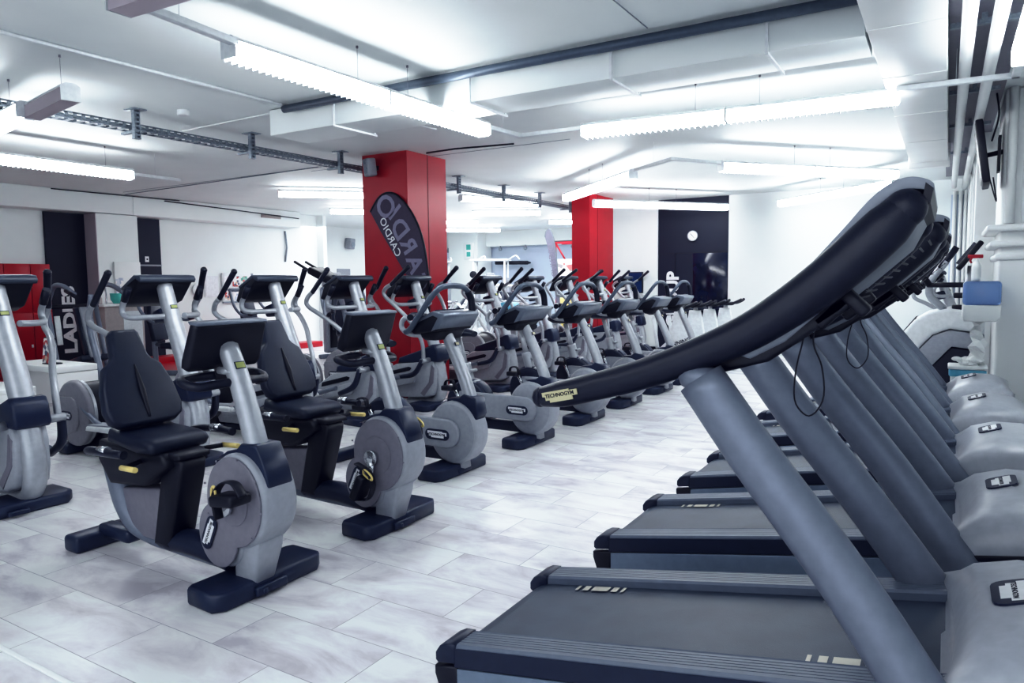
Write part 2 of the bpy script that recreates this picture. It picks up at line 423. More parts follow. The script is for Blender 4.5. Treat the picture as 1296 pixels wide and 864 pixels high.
def make_upright():
    t = thing('upright_exercise_bike', '', 'exercise bike', group='upright exercise bikes in a row')
    def front_base(nm='front_base'):
        b = MB(); b.prism([(-.09, -.31), (.06, -.31), (.10, -.25), (.10, .28), (.07, .31), (-.09, .31), (-.11, .27), (-.11, -.27)], .0, .085, 'z', bev=.014)
        b.box((.10, 0, .035), (.02, .16, .04), bev=.008, mat=None)
        return b.build(nm, M['navyhi'], t)
    front_base()
    b = MB(); b.disc((.055, .315), .23, -.09, .08, 40, bev=.022, sx=.92)
    b.prism([(-.04, .05), (.13, .05), (.12, .14), (-.02, .14)], -.05, .05, bev=.015); b.build('flywheel_housing', M['shell'], t)
    b = MB(); b.disc((.055, .315), .21, -.094, -.088, 40, bev=.002, sx=.92)
    pts = [(.03 + .105 * math.cos(a), .31 + .105 * math.sin(a)) for a in [-PI / 2 + PI * k / 10 for k in range(11)]] + [(-.62, .425), (-.66, .42), (-.66, .22), (-.62, .215)]
    b.prism(pts, -.125, -.085, bev=.012)
    ac = b.build('side_arm_cover', M['grey'], t)
    badge(.215, .078, tr(-.05, -.127, .30) @ FACE_NY, ac, M['navy'])
    b = MB(); b.disc((-.62, .29), .222, -.07, .05, 36, bev=.02); b.build('crank_disc', M['navy'], t)
    b = MB()
    b.prism([(-.83, .31)] + bevel_profile_circle(-.62, .30, .225, PI * .95, PI * .12, 12) + [(-.45, .34)] + bevel_profile_circle(-.62, .30, .17, PI * .12, PI * .95, 10), -.03, .08, bev=.01)
    b.build('chain_cover', M['navyhi'], t)
    # cranks and pedals
    for s_, (px, pz) in ((-1, (-.70, .46)), (1, (-.54, .15))):
        b = MB(); y = -.15 * s_ * -1
        y0 = s_ * .14
        b.tube([(-.62, y0, .31), (px, y0, pz)], .017, mat=M['chrome']); b.tube([(-.62, 0, .31), (-.62, y0, .31)], .02, mat=M['chrome'])
        ck = b.build('crank_arm', None, t)
        b = MB(); b.box((px, y0 + s_ * .07, pz), (.12, .10, .045), bev=.012); b.tube([(px - .05, y0 + s_ * .07, pz), (px - .03, y0 + s_ * .07, pz + .06), (px + .04, y0 + s_ * .07, pz + .065), (px + .06, y0 + s_ * .07, pz)], .008, seg=6, flat=3)
        b.build('pedal', M['black'], ck)
    b = MB(); b.tube([(.205, 0, .44), (.13, 0, .66), (.04, 0, .86), (-.07, 0, 1.08)], [.046, .046, .043, .038], seg=16, flat=1.15)
    po = b.build('handlebar_post', M['silver'], t)
    b = MB(); b.box((0, 0, 0), (.005, .045, .028), mat=M['navy']); b.box((.002, 0, 0), (.004, .036, .018), mat=M['gold']); b.transform(tr(.050, 0, .955) @ ry(-.44)); b.build('pale_label', None, po)
    b = MB(); b.prism([(-.02, .553), (.10, .572), (.14, .60), (.245, .575), (.268, .46), (.245, .42), (.205, .43), (.16, .49), (.08, .54)], -.062, .062, bev=.012)
    b.build('post_collar', M['navyhi'], t)
    # console
    b = MB()
    b.prism([(-.22, 1.06), (-.18, 1.03), (.03, 1.055), (.07, 1.165), (-.01, 1.185), (-.20, 1.09)], -.215, .215, bev=.014, mat=M['black'])
    b.prism([(-.02, 1.055), (.045, 1.075), (.098, 1.155), (.095, 1.18), (.0, 1.198), (-.19, 1.115), (-.19, 1.095), (.0, 1.165), (.04, 1.15)], -.22, .22, bev=.008, mat=M['steel'])
    b.prism([(-.20, 1.04), (-.12, .985), (-.03, .985), (.02, 1.06)], -.17, .17, bev=.02, mat=M['black'])
    b.box((-.09, 0, 1.163), (.19, .34, .006), rot=ry(-.42), mat=M['screen'])
    b.build('console', None, t)
    # looping handlebar
    b = MB()
    b.tube([(-.05, -.06, 1.03), (-.15, -.15, 1.02), (-.22, -.22, 1.035), (-.265, -.235, 1.075), (-.262, -.235, 1.12), (-.235, -.23, 1.15)], .018, mat=M['silver'])
    b.tube([(-.235, -.235, 1.045), (-.20, -.235, 1.06), (-.14, -.235, 1.125), (-.06, -.23, 1.225), (.0, -.21, 1.31), (.025, -.165, 1.355), (.03, -.08, 1.372), (.03, .03, 1.372), (.025, .12, 1.362), (.03, .17, 1.335), (.04, .20, 1.28), (.05, .205, 1.16)], .021, mat=M['steel2'])
    b.tube([(.03, .175, 1.33), (.04, .20, 1.28), (.05, .205, 1.17)], .027, mat=M['grip'])
    b.tube([(-.20, -.22, 1.15), (-.225, -.15, 1.16), (-.18, -.06, 1.15)], .024, mat=M['grip'])
    b.tube([(-.05, .10, 1.03), (-.12, .18, 1.07), (-.22, .20, 1.10), (-.26, .19, 1.12)], .022, mat=M['grip'])
    b.build('handlebar', None, t)
    # seat
    b = MB(); b.tube([(-.55, 0, .30), (-.63, 0, .52), (-.67, 0, .66)], .052, flat=.9, seg=14)
    for z, x in ((.50, -.60), (.60, -.635)): b.box((x + .055, 0, z), (.03, .10, .03), bev=.01, mat=M['black'])
    b.mats = [M['silver'], M['black']]; 
    b.build('seat_tube', None, t)
    b = MB(); b.tube([(-.66, 0, .62), (-.745, 0, .90)], .028, seg=14); b.build('seat_post', M['silver'], t)
    b = MB(); b.tube([(-.95, 0, .955), (-.88, 0, .96), (-.76, 0, .95), (-.64, 0, .94), (-.56, 0, .93)], [.03, .062, .05, .035, .024], flat=2.0, seg=16)
    b.build('seat', M['pad'], t)
    b = MB(); b.box((-.45, 0, .13), (1.0, .06, .09), bev=.02); b.build('frame_beam', M['navy'], t)
    b = MB(); b.box((-1.0, 0, .04), (.12, .50, .08), bev=.02); b.build('rear_base', M['navyhi'], t)
    return t
UP = make_upright()
UP['label'] = 'grey upright exercise bike just behind the second recumbent bike, nearest of its row'
UP.location = (-3.08, 4.22, 0)
for (x, y, l) in ((-3.07, 5.33, 'second grey upright exercise bike in its row, directly behind the nearest one'),
                  (-3.07, 6.44, 'grey upright exercise bike whose round housing is behind the tip of the treadmill handle'),
                  (-3.07, 7.49, 'fourth grey upright exercise bike in its row, in front of the far red pillar'),
                  (-3.07, 8.58, 'fifth grey upright exercise bike in its row, in front of the white far wall'),
                  (-3.07, 9.50, 'farthest grey upright exercise bike, in front of the black doorway lettering')):
    dup(UP, (x, y, 0), l)

# ------------------------------------------------------------ recumbent bike
def make_recumbent():
    t = thing('recumbent_exercise_bike', 'nearest recumbent exercise bike with dark high seat, front left of the room', 'exercise bike', group='recumbent exercise bikes')
    b = MB(); b.prism([(-.10, -.25), (.07, -.26), (.11, -.21), (.11, .31), (.08, .35), (-.10, .35), (-.12, .31), (-.12, -.22)], .0, .085, 'z', bev=.016)
    b.box((.12, .02, .035), (.025, .17, .045), bev=.008); b.box((.125, -.02, .03), (.03, .03, .03), bev=.008)
    b.build('front_base', M['navyhi'], t)
    # figure-eight housing
    def two(c1, r1, c2, r2, n=56):
        m = ((c1[0] + c2[0]) / 2 + .005, (c1[1] + c2[1]) / 2); out = []
        for k in range(n):
            t_ = 2 * PI * k / n; d = (math.cos(t_), math.sin(t_)); best = 0
            for c, r_ in ((c1, r1), (c2, r2)):
                ex, ey = m[0] - c[0], m[1] - c[1]; bq = ex * d[0] + ey * d[1]; q = bq * bq - (ex * ex + ey * ey - r_ * r_)
                if q >= 0: best = max(best, -bq + math.sqrt(q))
            out.append(((m[0] + d[0] * best) * .88 + .0, m[1] + d[1] * best))
        return out
    b = MB(); b.prism(two((.06, .445), .215, (-.07, .28), .16), -.100, .088, bev=.02)
    b.prism([(-.03, .07), (.11, .07), (.155, .22), (.165, .34), (.0, .3)], -.085, .08, bev=.02)
    for v in b.bm.verts:
        if v.co.z < .30: v.co.y *= .72 + .28 * max(0, (v.co.z - .07) / .23)
    b.build('flywheel_housing', M['shell'], t)
    b = MB(); b.prism(two((.055, .445), .202, (-.075, .28), .15), -.112, -.098, bev=.005)
    b.prism(bevel_profile_circle(.045, .445, .105, 0, 2 * PI * .97, 26), -.117, -.112, bev=.003)
    for a in range(7):
        an = -.9 + a * .75; b.disc((.05 + .19 * math.cos(an), .455 + .19 * math.sin(an)), .005, -.118, -.114, 8, mat=None)
    sc = b.build('side_cover', M['lilac'], t)
    badge(.17, .07, tr(-.115, -.118, .285) @ FACE_NY @ rz(1.12), sc, M['navy'])
    for s_, (px, pz) in ((-1, (.15, .50)), (1, (-.05, .40))):
        y0 = s_ * .125
        HX, HZ = .02, .43; px -= HX; pz -= HZ
        b = MB(); b.disc((0, 0), .045, min(y0, y0 + s_ * .02), max(y0, y0 + s_ * .02), 20, bev=.004); b.tube([(0, y0 + s_ * .01, 0), (px, y0 + s_ * .01, pz)], [.030, .018], seg=12, flat=.5)
        b.disc((0, 0), .012, min(y0, y0 + s_ * .022), max(y0, y0 + s_ * .022), 12, mat=M['black']); b.mats = [M['chrome'], M['black']] if M['black'] in b.mats else b.mats
        b.tube([(0, 0, 0), (0, y0, 0)], .02)
        for f in b.bm.faces: f.material_index = 0
        ck = b.build('crank_arm', M['chrome'], t, loc=(HX, 0, HZ))
        b = MB(); b.box((px, y0 + s_ * .075, pz), (.15, .11, .05), rot=ry(-.12), bev=.014, mat=M['black'])
        b.tube([(px - .085, y0 + s_ * .07, pz - .10), (px - .10, y0 + s_ * .07, pz - .0), (px - .05, y0 + s_ * .07, pz + .06), (px + .03, y0 + s_ * .07, pz + .07), (px + .08, y0 + s_ * .07, pz + .02)], .006, seg=8, flat=4, mat=M['black'])
        b.tube([(px - .10, y0 + s_ * .085, pz - .03), (px - .105, y0 + s_ * .085, pz + .03), (px - .09, y0 + s_ * .085, pz + .045), (px - .08, y0 + s_ * .085, pz - .02)], .006, seg=6, mat=M['yellow'], closed=True)
        b.build('pedal', None, ck)
    b = MB(); b.tube([(.11, 0, .60), (.055, 0, .78), (-.01, 0, .96), (-.085, 0, 1.12)], [.050, .049, .047, .044], seg=18, flat=1.05)
    b.ball((-.085, 0, 1.12), .044, sc=(1, 1.05, .6))
    po = b.build('console_post', M['silver'], t)
    b = MB(); b.box((0, 0, 0), (.005, .052, .035), bev=.001, mat=M['navy']); b.box((.002, 0, 0), (.004, .045, .026), mat=M['green'])
    b.transform(tr(.002, -.006, 1.04) @ ry(-.42)); b.build('yellow_green_label', None, po)
    b = MB(); b.prism([(-.13, .60), (-.04, .655), (.03, .672), (.06, .70), (.165, .70), (.215, .60), (.235, .53), (.21, .50), (.17, .51), (.12, .60), (.04, .645), (-.04, .635)], -.068, .068, bev=.012)
    b.build('post_collar', M['navyhi'], t)
    # console
    b = MB(); b.prism([(-.085, 1.235), (-.04, 1.23), (-.045, 1.205), (-.10, 1.045), (-.125, 1.02), (-.165, 1.035), (-.16, 1.07)], -.19, .19, bev=.016, mat=M['black'])
    b.prism([(-.10, 1.243), (-.04, 1.237), (-.033, 1.222), (-.09, 1.228)], -.187, .187, bev=.004, mat=M['silverdk'])
    b.box((-.138, 0, 1.14), (.006, .30, .15), rot=ry(.40), mat=M['screen'])
    b.build('console', None, t)
    for s_ in (-1, 1):
        b = MB(); b.tube([(-.02, s_ * .03, .965), (-.045, s_ * .10, .96), (-.06, s_ * .17, .955), (-.10, s_ * .20, .965), (-.16, s_ * .19, .98), (-.17, s_ * .12, .985), (-.13, s_ * .04, .99)], .020, seg=12, mat=M['grip'])
        b.tube([(-.02, s_ * .03, 1.01), (-.10, s_ * .04, 1.015)], .017, mat=M['silver'])
        b.build('handlebar', None, t)
    # frame : curved rear stem, spine
    b = MB(); b.tube([(-1.0, 0, .56), (-.97, 0, .42), (-.93, 0, .27), (-.86, 0, .165), (-.75, 0, .12), (-.55, 0, .105), (-.2, 0, .10)], [.075, .07, .062, .05, .036, .032, .032], seg=14, flat=1.3)
    b.build('frame_beam', M['silverdk'], t)
    b = MB(); b.prism([(-.93, .36), (-.90, .27), (-.84, .18), (-.75, .13), (-.60, .125), (-.56, .40), (-.75, .385)], -.05, .05, bev=.01); b.build('frame_side_panel', M['lilac'], t)
    b = MB(); b.tube([(-.64, 0, .11), (-.55, 0, .135), (-.38, 0, .15), (-.2, 0, .13), (-.1, 0, .10)], [.035, .055, .06, .055, .04], seg=14, flat=1.25); b.build('spine_cover', M['navy'], t)
    b = MB(); b.prism([(-.63, .12), (-.50, .12), (-.38, .50), (-.37, .56), (-.40, .575), (-.52, .56), (-.53, .53)], -.07, .07, bev=.015); b.prism([(-.56, .555), (-.36, .575), (-.37, .60), (-.50, .60), (-.57, .58)], -.085, .085, bev=.01)
    b.build('seat_column', M['black'], t)
    b = MB(); b.box((-1.2, .07, .045), (.13, .50, .09), bev=.022, seg=3); b.box((-1.04, 0, .09), (.28, .09, .07), bev=.02)
    b.build('rear_base', M['navyhi'], t)
    # seat
    b = MB(); b.prism([(-1.0, .52), (-.98, .62), (-.45, .60), (-.42, .54), (-.62, .42), (-.9, .40)], -.12, .12, bev=.02); b.build('seat_carriage', M['black'], t)
    b = MB(); b.prism([(-.84, .63), (-.82, .70), (-.74, .685), (-.54, .675), (-.48, .665), (-.455, .635), (-.48, .60), (-.6, .595)], -.165, .165, bev=.035, seg=3); b.build('seat', M['pad'], t)
    b = MB(); b.box((-.80, 0, .72), (.05, .22, .12), rot=ry(-.4), bev=.015); b.tube([(-.77, -.13, .735), (-.77, .13, .735)], .035); b.build('seat_hinge', M['navy'], t)
    hb = [(.14, .0), (.185, .03), (.20, .09), (.185, .20), (.150, .31), (.105, .345), (.092, .365), (.075, .485), (.06, .505)]; back = [(-x, z) for x, z in hb] + hb[::-1]
    b = MB(); b.prism(back, -.03, .035, 'x', bev=.018, seg=3)
    b.transform(tr(-.735, 0, .70) @ ry(-.40))
    sb = b.build('backrest', M['pad'], t)
    b = MB(); b.tube([(.036, 0, .03), (.040, 0, .17), (.036, 0, .31)], [.006, .013, .004], flat=1.2, seg=8); b.transform(tr(-.735, 0, .70) @ ry(-.40)); b.build('backrest_groove', M['black'], sb)
    for s_ in (-1, 1):
        b = MB(); b.tube([(-.78, s_ * .20, .60), (-.80, s_ * .26, .61), (-.72, s_ * .295, .63), (-.55, s_ * .30, .635), (-.46, s_ * .29, .635)], .02, mat=M['grip']); b.tube([(-.64, s_ * .298, .64), (-.57, s_ * .30, .644)], .021, mat=M['chrome'])
        b.build('side_handle', None, t)
        b = MB(); b.tube([(-.52, s_ * .27, .565), (-.40, s_ * .275, .57)], .013, seg=10); b.build('yellow_lever', M['yellow'], t)
        b = MB(); b.tube([(-.62, s_ * .12, .55), (-.55, s_ * .2, .56), (-.51, s_ * .27, .565)], .012, seg=8); b.build('lever_arm', M['black'], t)
    return t
RB = make_recumbent(); RB.location = (-2.70, 2.10, 0)
r2 = dup(RB, (-2.73, 3.07, 0), 'recumbent exercise bike standing directly behind the nearest one, bare crank visible')
for ch in r2.children:
    if ch.name.startswith('crank_arm'): ch.rotation_euler = (0, 2.15, 0)

# ------------------------------------------------------------ elliptical trainer
PIV = (.03, .56)
def make_elliptical():
    t = thing('elliptical_trainer', '', 'elliptical trainer', group='elliptical trainers in a row')
    b = MB(); b.prism([(-.16, -.28), (.07, -.30), (.13, -.25), (.13, .19), (.07, .24), (-.16, .24)], 0, .08, 'z', bev=.02, seg=3); b.box((.16, -.12, .03), (.03, .12, .03), bev=.008); b.build('front_base', M['navyhi'], t)
    # J shaped silver post
    b = MB(); b.tube([(-.235, 0, 1.40), (-.15, 0, 1.15), (-.04, 0, .88), (.04, 0, .66), (.09, 0, .48), (.125, 0, .32), (.115, 0, .18), (.05, 0, .095), (-.10, 0, .07), (-.35, 0, .06)], [.05, .056, .06, .06, .058, .058, .058, .052, .042, .035], seg=18, flat=1.2, sub=7)
    b.ball((-.235, 0, 1.40), .05, sc=(1, 1.2, .5))
    po = b.build('console_post', M['silver'], t)
    b = MB(); b.box((0, 0, 0), (.005, .055, .032), bev=.001, mat=M['navy']); b.box((.002, 0, 0), (.004, .048, .022), mat=M['green'])
    b.transform(tr(-.122, 0, 1.235) @ ry(-.36)); b.build('yellow_green_label', None, po)
    b = MB(); b.prism([(-.42, .49), (-.40, .555), (-.12, .645), (.07, .72), (.11, .715), (.135, .67), (.158, .555), (.14, .53), (.05, .53), (-.15, .51)], -.108, .108, bev=.02, seg=3); b.build('post_collar', M['navyhi'], t)
    b = MB(); b.prism([(-.46, .48), (-.15, .52), (.08, .54), (.115, .45), (.12, .28), (.09, .17), (-.02, .12), (-.95, .09), (-.98, .14), (-.80, .28)], -.105, .105, bev=.02)
    b.prism([(-.86 + .0, .155), (-.90, .21)] + [(-.22 + .06 * math.cos(a), .335 + .06 * math.sin(a)) for a in [PI / 2 - PI * k / 8 for k in range(9)]], -.125, -.1, bev=.008)
    sh = b.build('body_shell', M['shell'], t)
    b = MB(); b.prism([(-.62, .33), (-.61, .375), (-.26, .46), (-.22, .45), (-.24, .42)], -.112, -.104, bev=.003); b.build('shell_slot', M['black'], sh)
    b = MB(); b.prism([(-.05, .14), (.085, .30), (.10, .46), (.06, .50), (.02, .30), (-.10, .17)], -.11, -.1, bev=.003); b.build('shell_inset', M['lilac'], sh)
    # console
    b = MB(); b.prism([(-.24, 1.465), (-.19, 1.46), (-.185, 1.44), (-.34, 1.27), (-.45, 1.235), (-.48, 1.25), (-.42, 1.38)], -.225, .225, bev=.018, mat=M['black'])
    b.prism([(-.43, 1.38), (-.25, 1.480), (-.185, 1.474), (-.165, 1.445), (-.178, 1.42), (-.24, 1.45), (-.42, 1.365)], -.232, .232, bev=.008, mat=M['slate'])
    b.box((-.445, 0, 1.325), (.006, .36, .14), rot=ry(.62), mat=M['screen'])
    b.build('console', None, t)
    # fixed handles
    b = MB(); b.box((-.225, 0, 1.165), (.12, .16, .10), rot=ry(-.3), bev=.02, mat=M['navy'])
    b.build('handle_clamp', None, t)
    for s_ in (-1, 1):
        b = MB(); b.tube([(-.12, s_ * .08, 1.165), (-.18, s_ * .20, 1.16), (-.25, s_ * .29, 1.165), (-.295, s_ * .30, 1.19), (-.30, s_ * .30, 1.24), (-.265, s_ * .30, 1.29)], .021, sub=6, mat=M['silver'])
        b.tube([(-.27, s_ * .30, 1.285), (-.21, s_ * .30, 1.38)], .026, mat=M['grip'])
        b.build('fixed_handle', None, t)
    # swinging arms, pivoted so each can be turned
    for s_, ang in ((-1, 0.), (1, .0)):
        P = [(.0, -.02, .20), (.0, .18, .22), (-.05, .33, .26), (-.12, .46, .32), (-.25, .61, .39), (-.335, .69, .415), (-.35, .735, .425), (-.31, .785, .43), (-.245, .82, .425)]
        b = MB(); b.tube([(x, s_ * y, z) for x, z, y in P], .022, sub=5, mat=M['silver'])
        b.tube([(-.25, s_ * .425, .815), (-.15, s_ * .395, .91), (-.05, s_ * .37, 1.0)], [.022, .023, .025], mat=M['grip'])
        b.ball((-.05, s_ * .37, 1.0), .027, mat=M['grip'])
        b.tube([(0, s_ * .10, -.01), (0, s_ * .24, -.01)], .028, mat=M['silver'])
        b.tube([(0, s_ * .22, 0), (-.10, s_ * .24, -.15), (-.30, s_ * .25, -.20)], [.026, .03, .024], mat=M['navy'])
        o = b.build('swing_arm', None, t, loc=(PIV[0], 0, PIV[1]))
        o['side'] = s_
    # pedal beams, pedals, rear wheel
    for s_ in (-1, 1):
        z0 = .36 if s_ < 0 else .30
        b = MB(); b.tube([(-.25, s_ * .27, z0), (-.7, s_ * .25, .27), (-1.15, s_ * .22, .44 if s_ < 0 else .26)], .022, seg=10)
        bm_ = b.build('pedal_beam', M['silverdk'], t)
        b = MB(); b.prism([(-.88, .25), (-.86, .29), (-.52, .31), (-.48, .29), (-.5, .26)], s_ * .25 - .075, s_ * .25 + .075, bev=.015, mat=M['whitem'])
        b.prism([(-.86, .285), (-.86, .30), (-.54, .32), (-.5, .31)], s_ * .25 - .06, s_ * .25 + .06, mat=M['grey'])
        b.build('pedal', None, bm_)
    b = MB(); b.disc((-1.20, .36), .24, -.18, .18, 32, bev=.03); b.prism([(-1.35, .06), (-.95, .06), (-1.0, .2), (-1.35, .2)], -.12, .12, bev=.02); b.build('flywheel_drum', M['black'], t)
    for s_ in (-1, 1):
        y0 = s_ * .215
        b = MB(); b.disc((-1.20, .35), .275, y0 - .03, y0 + .03, 40, bev=.022, mat=M['grey2'], sx=.93)
        b.disc((-1.20, .35), .274, y0 - s_ * .03 - .012, y0 - s_ * .03 + .012, 40, mat=M['silver'], sx=.93)
        if s_ < 0: b.prism([(-1.44, .44), (-1.40, .48), (-1.2, .49), (-1.13, .46), (-1.10, .38), (-1.10, .27), (-1.14, .21), (-1.3, .17), (-1.36, .18)], y0 - .042, y0 - .025, bev=.008, mat=M['grey2'])
        dd = b.build('wheel_cover', None, t)
        if s_ < 0: badge(.16, .075, tr(-1.27, y0 - .043, .33) @ FACE_NY, dd, M['navy'])
    b = MB(); b.box((-1.34, 0, .045), (.16, .56, .09), bev=.025); b.box((-.9, 0, .05), (.9, .08, .06), bev=.015); b.build('rear_base', M['navyhi'], t)
    return t
EL = make_elliptical()
def pose(root, near, far):
    for ch in root.children:
        if ch.name.startswith('swing_arm'):
            ch.rotation_euler = (0, (near if ch['side'] < 0 else far), 0)
ell = [(2.20, -4.95, -.28, -.32, 'tall silver elliptical trainer cut off by the left edge, nearest of its row'),
       (3.36, -4.95, -.33, -.24, 'silver elliptical trainer behind the seat of the nearest recumbent bike'),
       (4.42, -4.95, -.28, -.22, 'silver elliptical trainer behind the seat of the second recumbent bike'),
       (5.40, -4.92, -.20, -.10, 'silver elliptical trainer to the left of the red pillar, behind the second recumbent console'),
       (6.33, -4.88, .0, .10, 'silver elliptical trainer in front of the red pillar with the purple flag'),
       (7.86, -4.88, -.05, .06, 'silver elliptical trainer standing just right of the nearer red pillar'),
       (9.15, -4.95, -.02, .10, 'silver elliptical trainer midway between the two red pillars'),
       (10.3, -4.95, .10, .2, 'silver elliptical trainer in front of the poster, left of the far red pillar'),
       (11.4, -4.92, -.02, .0, 'silver elliptical trainer in front of the far red pillar'),
       (13.09, -5.12, .0, .1, 'farthest silver elliptical trainer, in front of the wall mounted blue screen')]
for i, (y, x, na, fa, l) in enumerate(ell):
    if i == 0: EL.location = (x, y, 0); EL['label'] = l; r = EL
    else: r = dup(EL, (x, y, 0), l)
for i, o in enumerate([o for o in list(bpy.data.objects) if o.name.startswith('elliptical_trainer')]):
    for y, x, na, fa, l in ell:
        if abs(o.location.y - y) < .01: pose(o, na, fa)

# ------------------------------------------------------------ treadmill (local x along the machine as measured, y=0 at near rail's outer face)
TS = .171
def dz(x): return .285 + (x + 1.34) * TS
def make_treadmill():
    t = thing('treadmill', '', 'treadmill', group='treadmills in a row')
    W = .70; rot = ry(-math.atan(TS))
    def on(pts_xz): return [((x + .025 if x < -.9 else x), dz(x) + z) for x, z in pts_xz]
    # belt
    b = MB(); b.prism(on([(-1.29, -.035), (-1.31, -.045), (-1.32, -.07), (-1.30, -.10), (.13, -.10), (.13, -.03), (-1.26, -.03)]), .11, W - .11, mat=M['belt'])
    def marks(x0, ya, yb):
        for dx, w in ((0, .011), (.028, .022), (.062, .062), (.136, .022), (.172, .011)):
            pts = [(x0 + dx, ya), (x0 + dx + w, ya), (x0 + dx + w, yb), (x0 + dx, yb)]
            v = [b.bm.verts.new((x, y, dz(x) - .0285)) for x, y in pts]; b._fin([b.bm.faces.new(v)], M['cork'], False)
    marks(-1.10, .535, .575); marks(-.27, .155, .195)
    b.build('running_belt', None, t)
    for k, y0 in enumerate((.0, W - .11)):
        b = MB(); n = 6; w = .11
        prof = [(y0, -.045), (y0, -.008), (y0 + .006, 0)]
        for i in range(n):
            a = y0 + .012 + (w - .024) * i / n; c = (w - .024) / n
            prof += [(a, 0), (a + c * .75, 0), (a + c * .82, -.004), (a + c * .93, -.004)]
        prof += [(y0 + w - .006, 0), (y0 + w, -.008), (y0 + w, -.045)]
        A = [b.bm.verts.new((-1.245, y, dz(-1.27) + z)) for y, z in prof]; B = [b.bm.verts.new((.13, y, dz(.13) + z)) for y, z in prof]
        fs = [b.bm.faces.new((A[i], A[i + 1], B[i + 1], B[i])) for i in range(len(prof) - 1)] + [b.bm.faces.new(A), b.bm.faces.new(B[::-1]), b.bm.faces.new((A[0], B[0], B[-1], A[-1]))]
        bmesh.ops.recalc_face_normals(b.bm, faces=fs); b._fin(fs, M['rail'], False)
        b.prism(on([(-1.27, -.07), (-1.27, -.012), (.13, -.012), (.13, -.07)]), y0 - .003 if k == 0 else y0 + .02, y0 + .06 if k == 0 else y0 + .113, mat=M['navy'])
        rl = b.build('side_rail', None, t)
        b = MB(); b.prism(on([(-1.265, -.012), (-1.265, .002), (-1.30, .004), (-1.325, -.006), (-1.34, -.026), (-1.34, -.05), (-1.33, -.06), (-1.265, -.06)]), y0 - .006, y0 + w + .004, bev=.006, mat=M['navy'])
        b.build('rail_end_cap', None, rl)
        yy = (y0 - .004, y0 + .03) if k == 0 else (y0 + .08, y0 + .114)
        b = MB(); b.prism(on([(-1.345, -.07), (-1.26, -.07), (-1.26, -.225), (-1.285, -.232), (-1.32, -.17), (-1.345, -.095)]), yy[0], yy[1], bev=.006); b.build('rear_corner_cap', M['black'], t)
        b = MB(); b.prism(on([(-1.262, -.075), (.38, -.075), (.38, -.20), (-1.262, -.225)]), yy[0] + .002, yy[1] - .002, bev=.003); b.build('side_panel', M['panel'], t)
    b = MB(); b.prism(on([(-1.27, -.10), (.37, -.10), (.37, -.19), (-1.26, -.21)]), .03, W - .03); b.build('deck_frame', M['black'], t)
    b = MB()
    for x in (-1.22, -1.0):
        b.disc((x, .03), .03, .08, .12, 16); b.disc((x, .03), .03, W - .12, W - .08, 16)
    b.box((-.95, W / 2, .05), (.03, W - .1, .1)); b.build('rear_feet', M['black'], t)
    b = MB(); b.prism([(.05, 0), (.35, 0), (.38, .38), (.0, .36)], .08, W - .08, bev=.01); b.box((.2, W / 2, .02), (.4, W - .04, .04), bev=.01); b.build('lift_frame', M['black'], t)
    # motor hood: lofted
    b = MB(); secs = []
    prof = [(-.02, .0), (-.01, .03), (.06, .085), (.16, .105), (.28, .08), (.34, .045), (.385, .0), (.405, -.05)]
    ny = 12
    rows = []
    for x, h in prof:
        x += .035; row = []
        for j in range(ny + 1):
            v = j / ny; y = -.02 + v * (W + .04)
            e = 1 - abs(2 * v - 1) ** 3.2
            bow = .0 if x > .1 else -.0 * e
            xx = x + .035 * (1 - abs(2 * v - 1) ** 2) * (1 if x < .05 else 0)
            crease = .016 * math.exp(-((v - .12) / .05) ** 2) + .016 * math.exp(-((v - .88) / .05) ** 2)
            zz = dz(x) + h * (.30 + .70 * e) + (crease if .03 < x < .4 else crease * .6)
            row.append(b.bm.verts.new((xx, y, zz)))
        rows.append(row)
    fs = []
    for i in range(len(rows) - 1):
        for j in range(ny): fs.append(b.bm.faces.new((rows[i][j], rows[i + 1][j], rows[i + 1][j + 1], rows[i][j + 1])))
    low = []
    for side in (0, ny):
        L = [b.bm.verts.new((r[side].co.x, r[side].co.y, dz(r[side].co.x) - .065)) for r in rows]
        low.append(L)
        for i in range(len(rows) - 1): fs.append(b.bm.faces.new((rows[i][side], rows[i + 1][side], L[i + 1], L[i])))
    fs.append(b.bm.faces.new([r for r in rows[0]] + [low[1][0], low[0][0]]))
    fs.append(b.bm.faces.new([r for r in rows[-1]] + [low[1][-1], low[0][-1]]))
    bmesh.ops.recalc_face_normals(b.bm, faces=fs); b._fin(fs, M['hood'], True)
    hd = b.build('motor_hood', None, t)
    b = MB(); b.prism(on([(.025, -.055), (.445, -.055), (.45, -.075), (.025, -.075)]), -.026, W + .026, bev=.003); b.build('hood_seam', M['black'], hd)
    b = MB(); b.prism(on([(.38, -.075), (.45, -.075), (.445, -.16), (.38, -.19)]), -.01, W + .01, bev=.01); b.build('front_panel', M['panel'], t)
    badge(.150, .100, tr(.168, .345, dz(.168) + .1025) @ ry(-.171 - .16) @ rz(-PI / 2), hd, M['navy'], rnd=True)
    # posts
    for k, y in ((0, .05), (1, W - .05)):
        b = MB(); yo = -.075 if k == 0 else .05; xo = .045 if k == 0 else .03
        b.tube([(-.525 + xo * .3, y, 1.155), (-.40 + xo * .5, y + yo * .1, .975), (-.22 + xo, y + yo * .35, .725), (-.05 + xo, y + yo * .75, .49), (.10 + xo, y + yo, .27)], [.060, .062, .063, .064, .064], seg=22, flat=.74)
        b.ball((-.525 + xo * .3, y, 1.155), .058, sc=(1, .7, .6))
        b.build('upright_post', M['silverdk'], t)
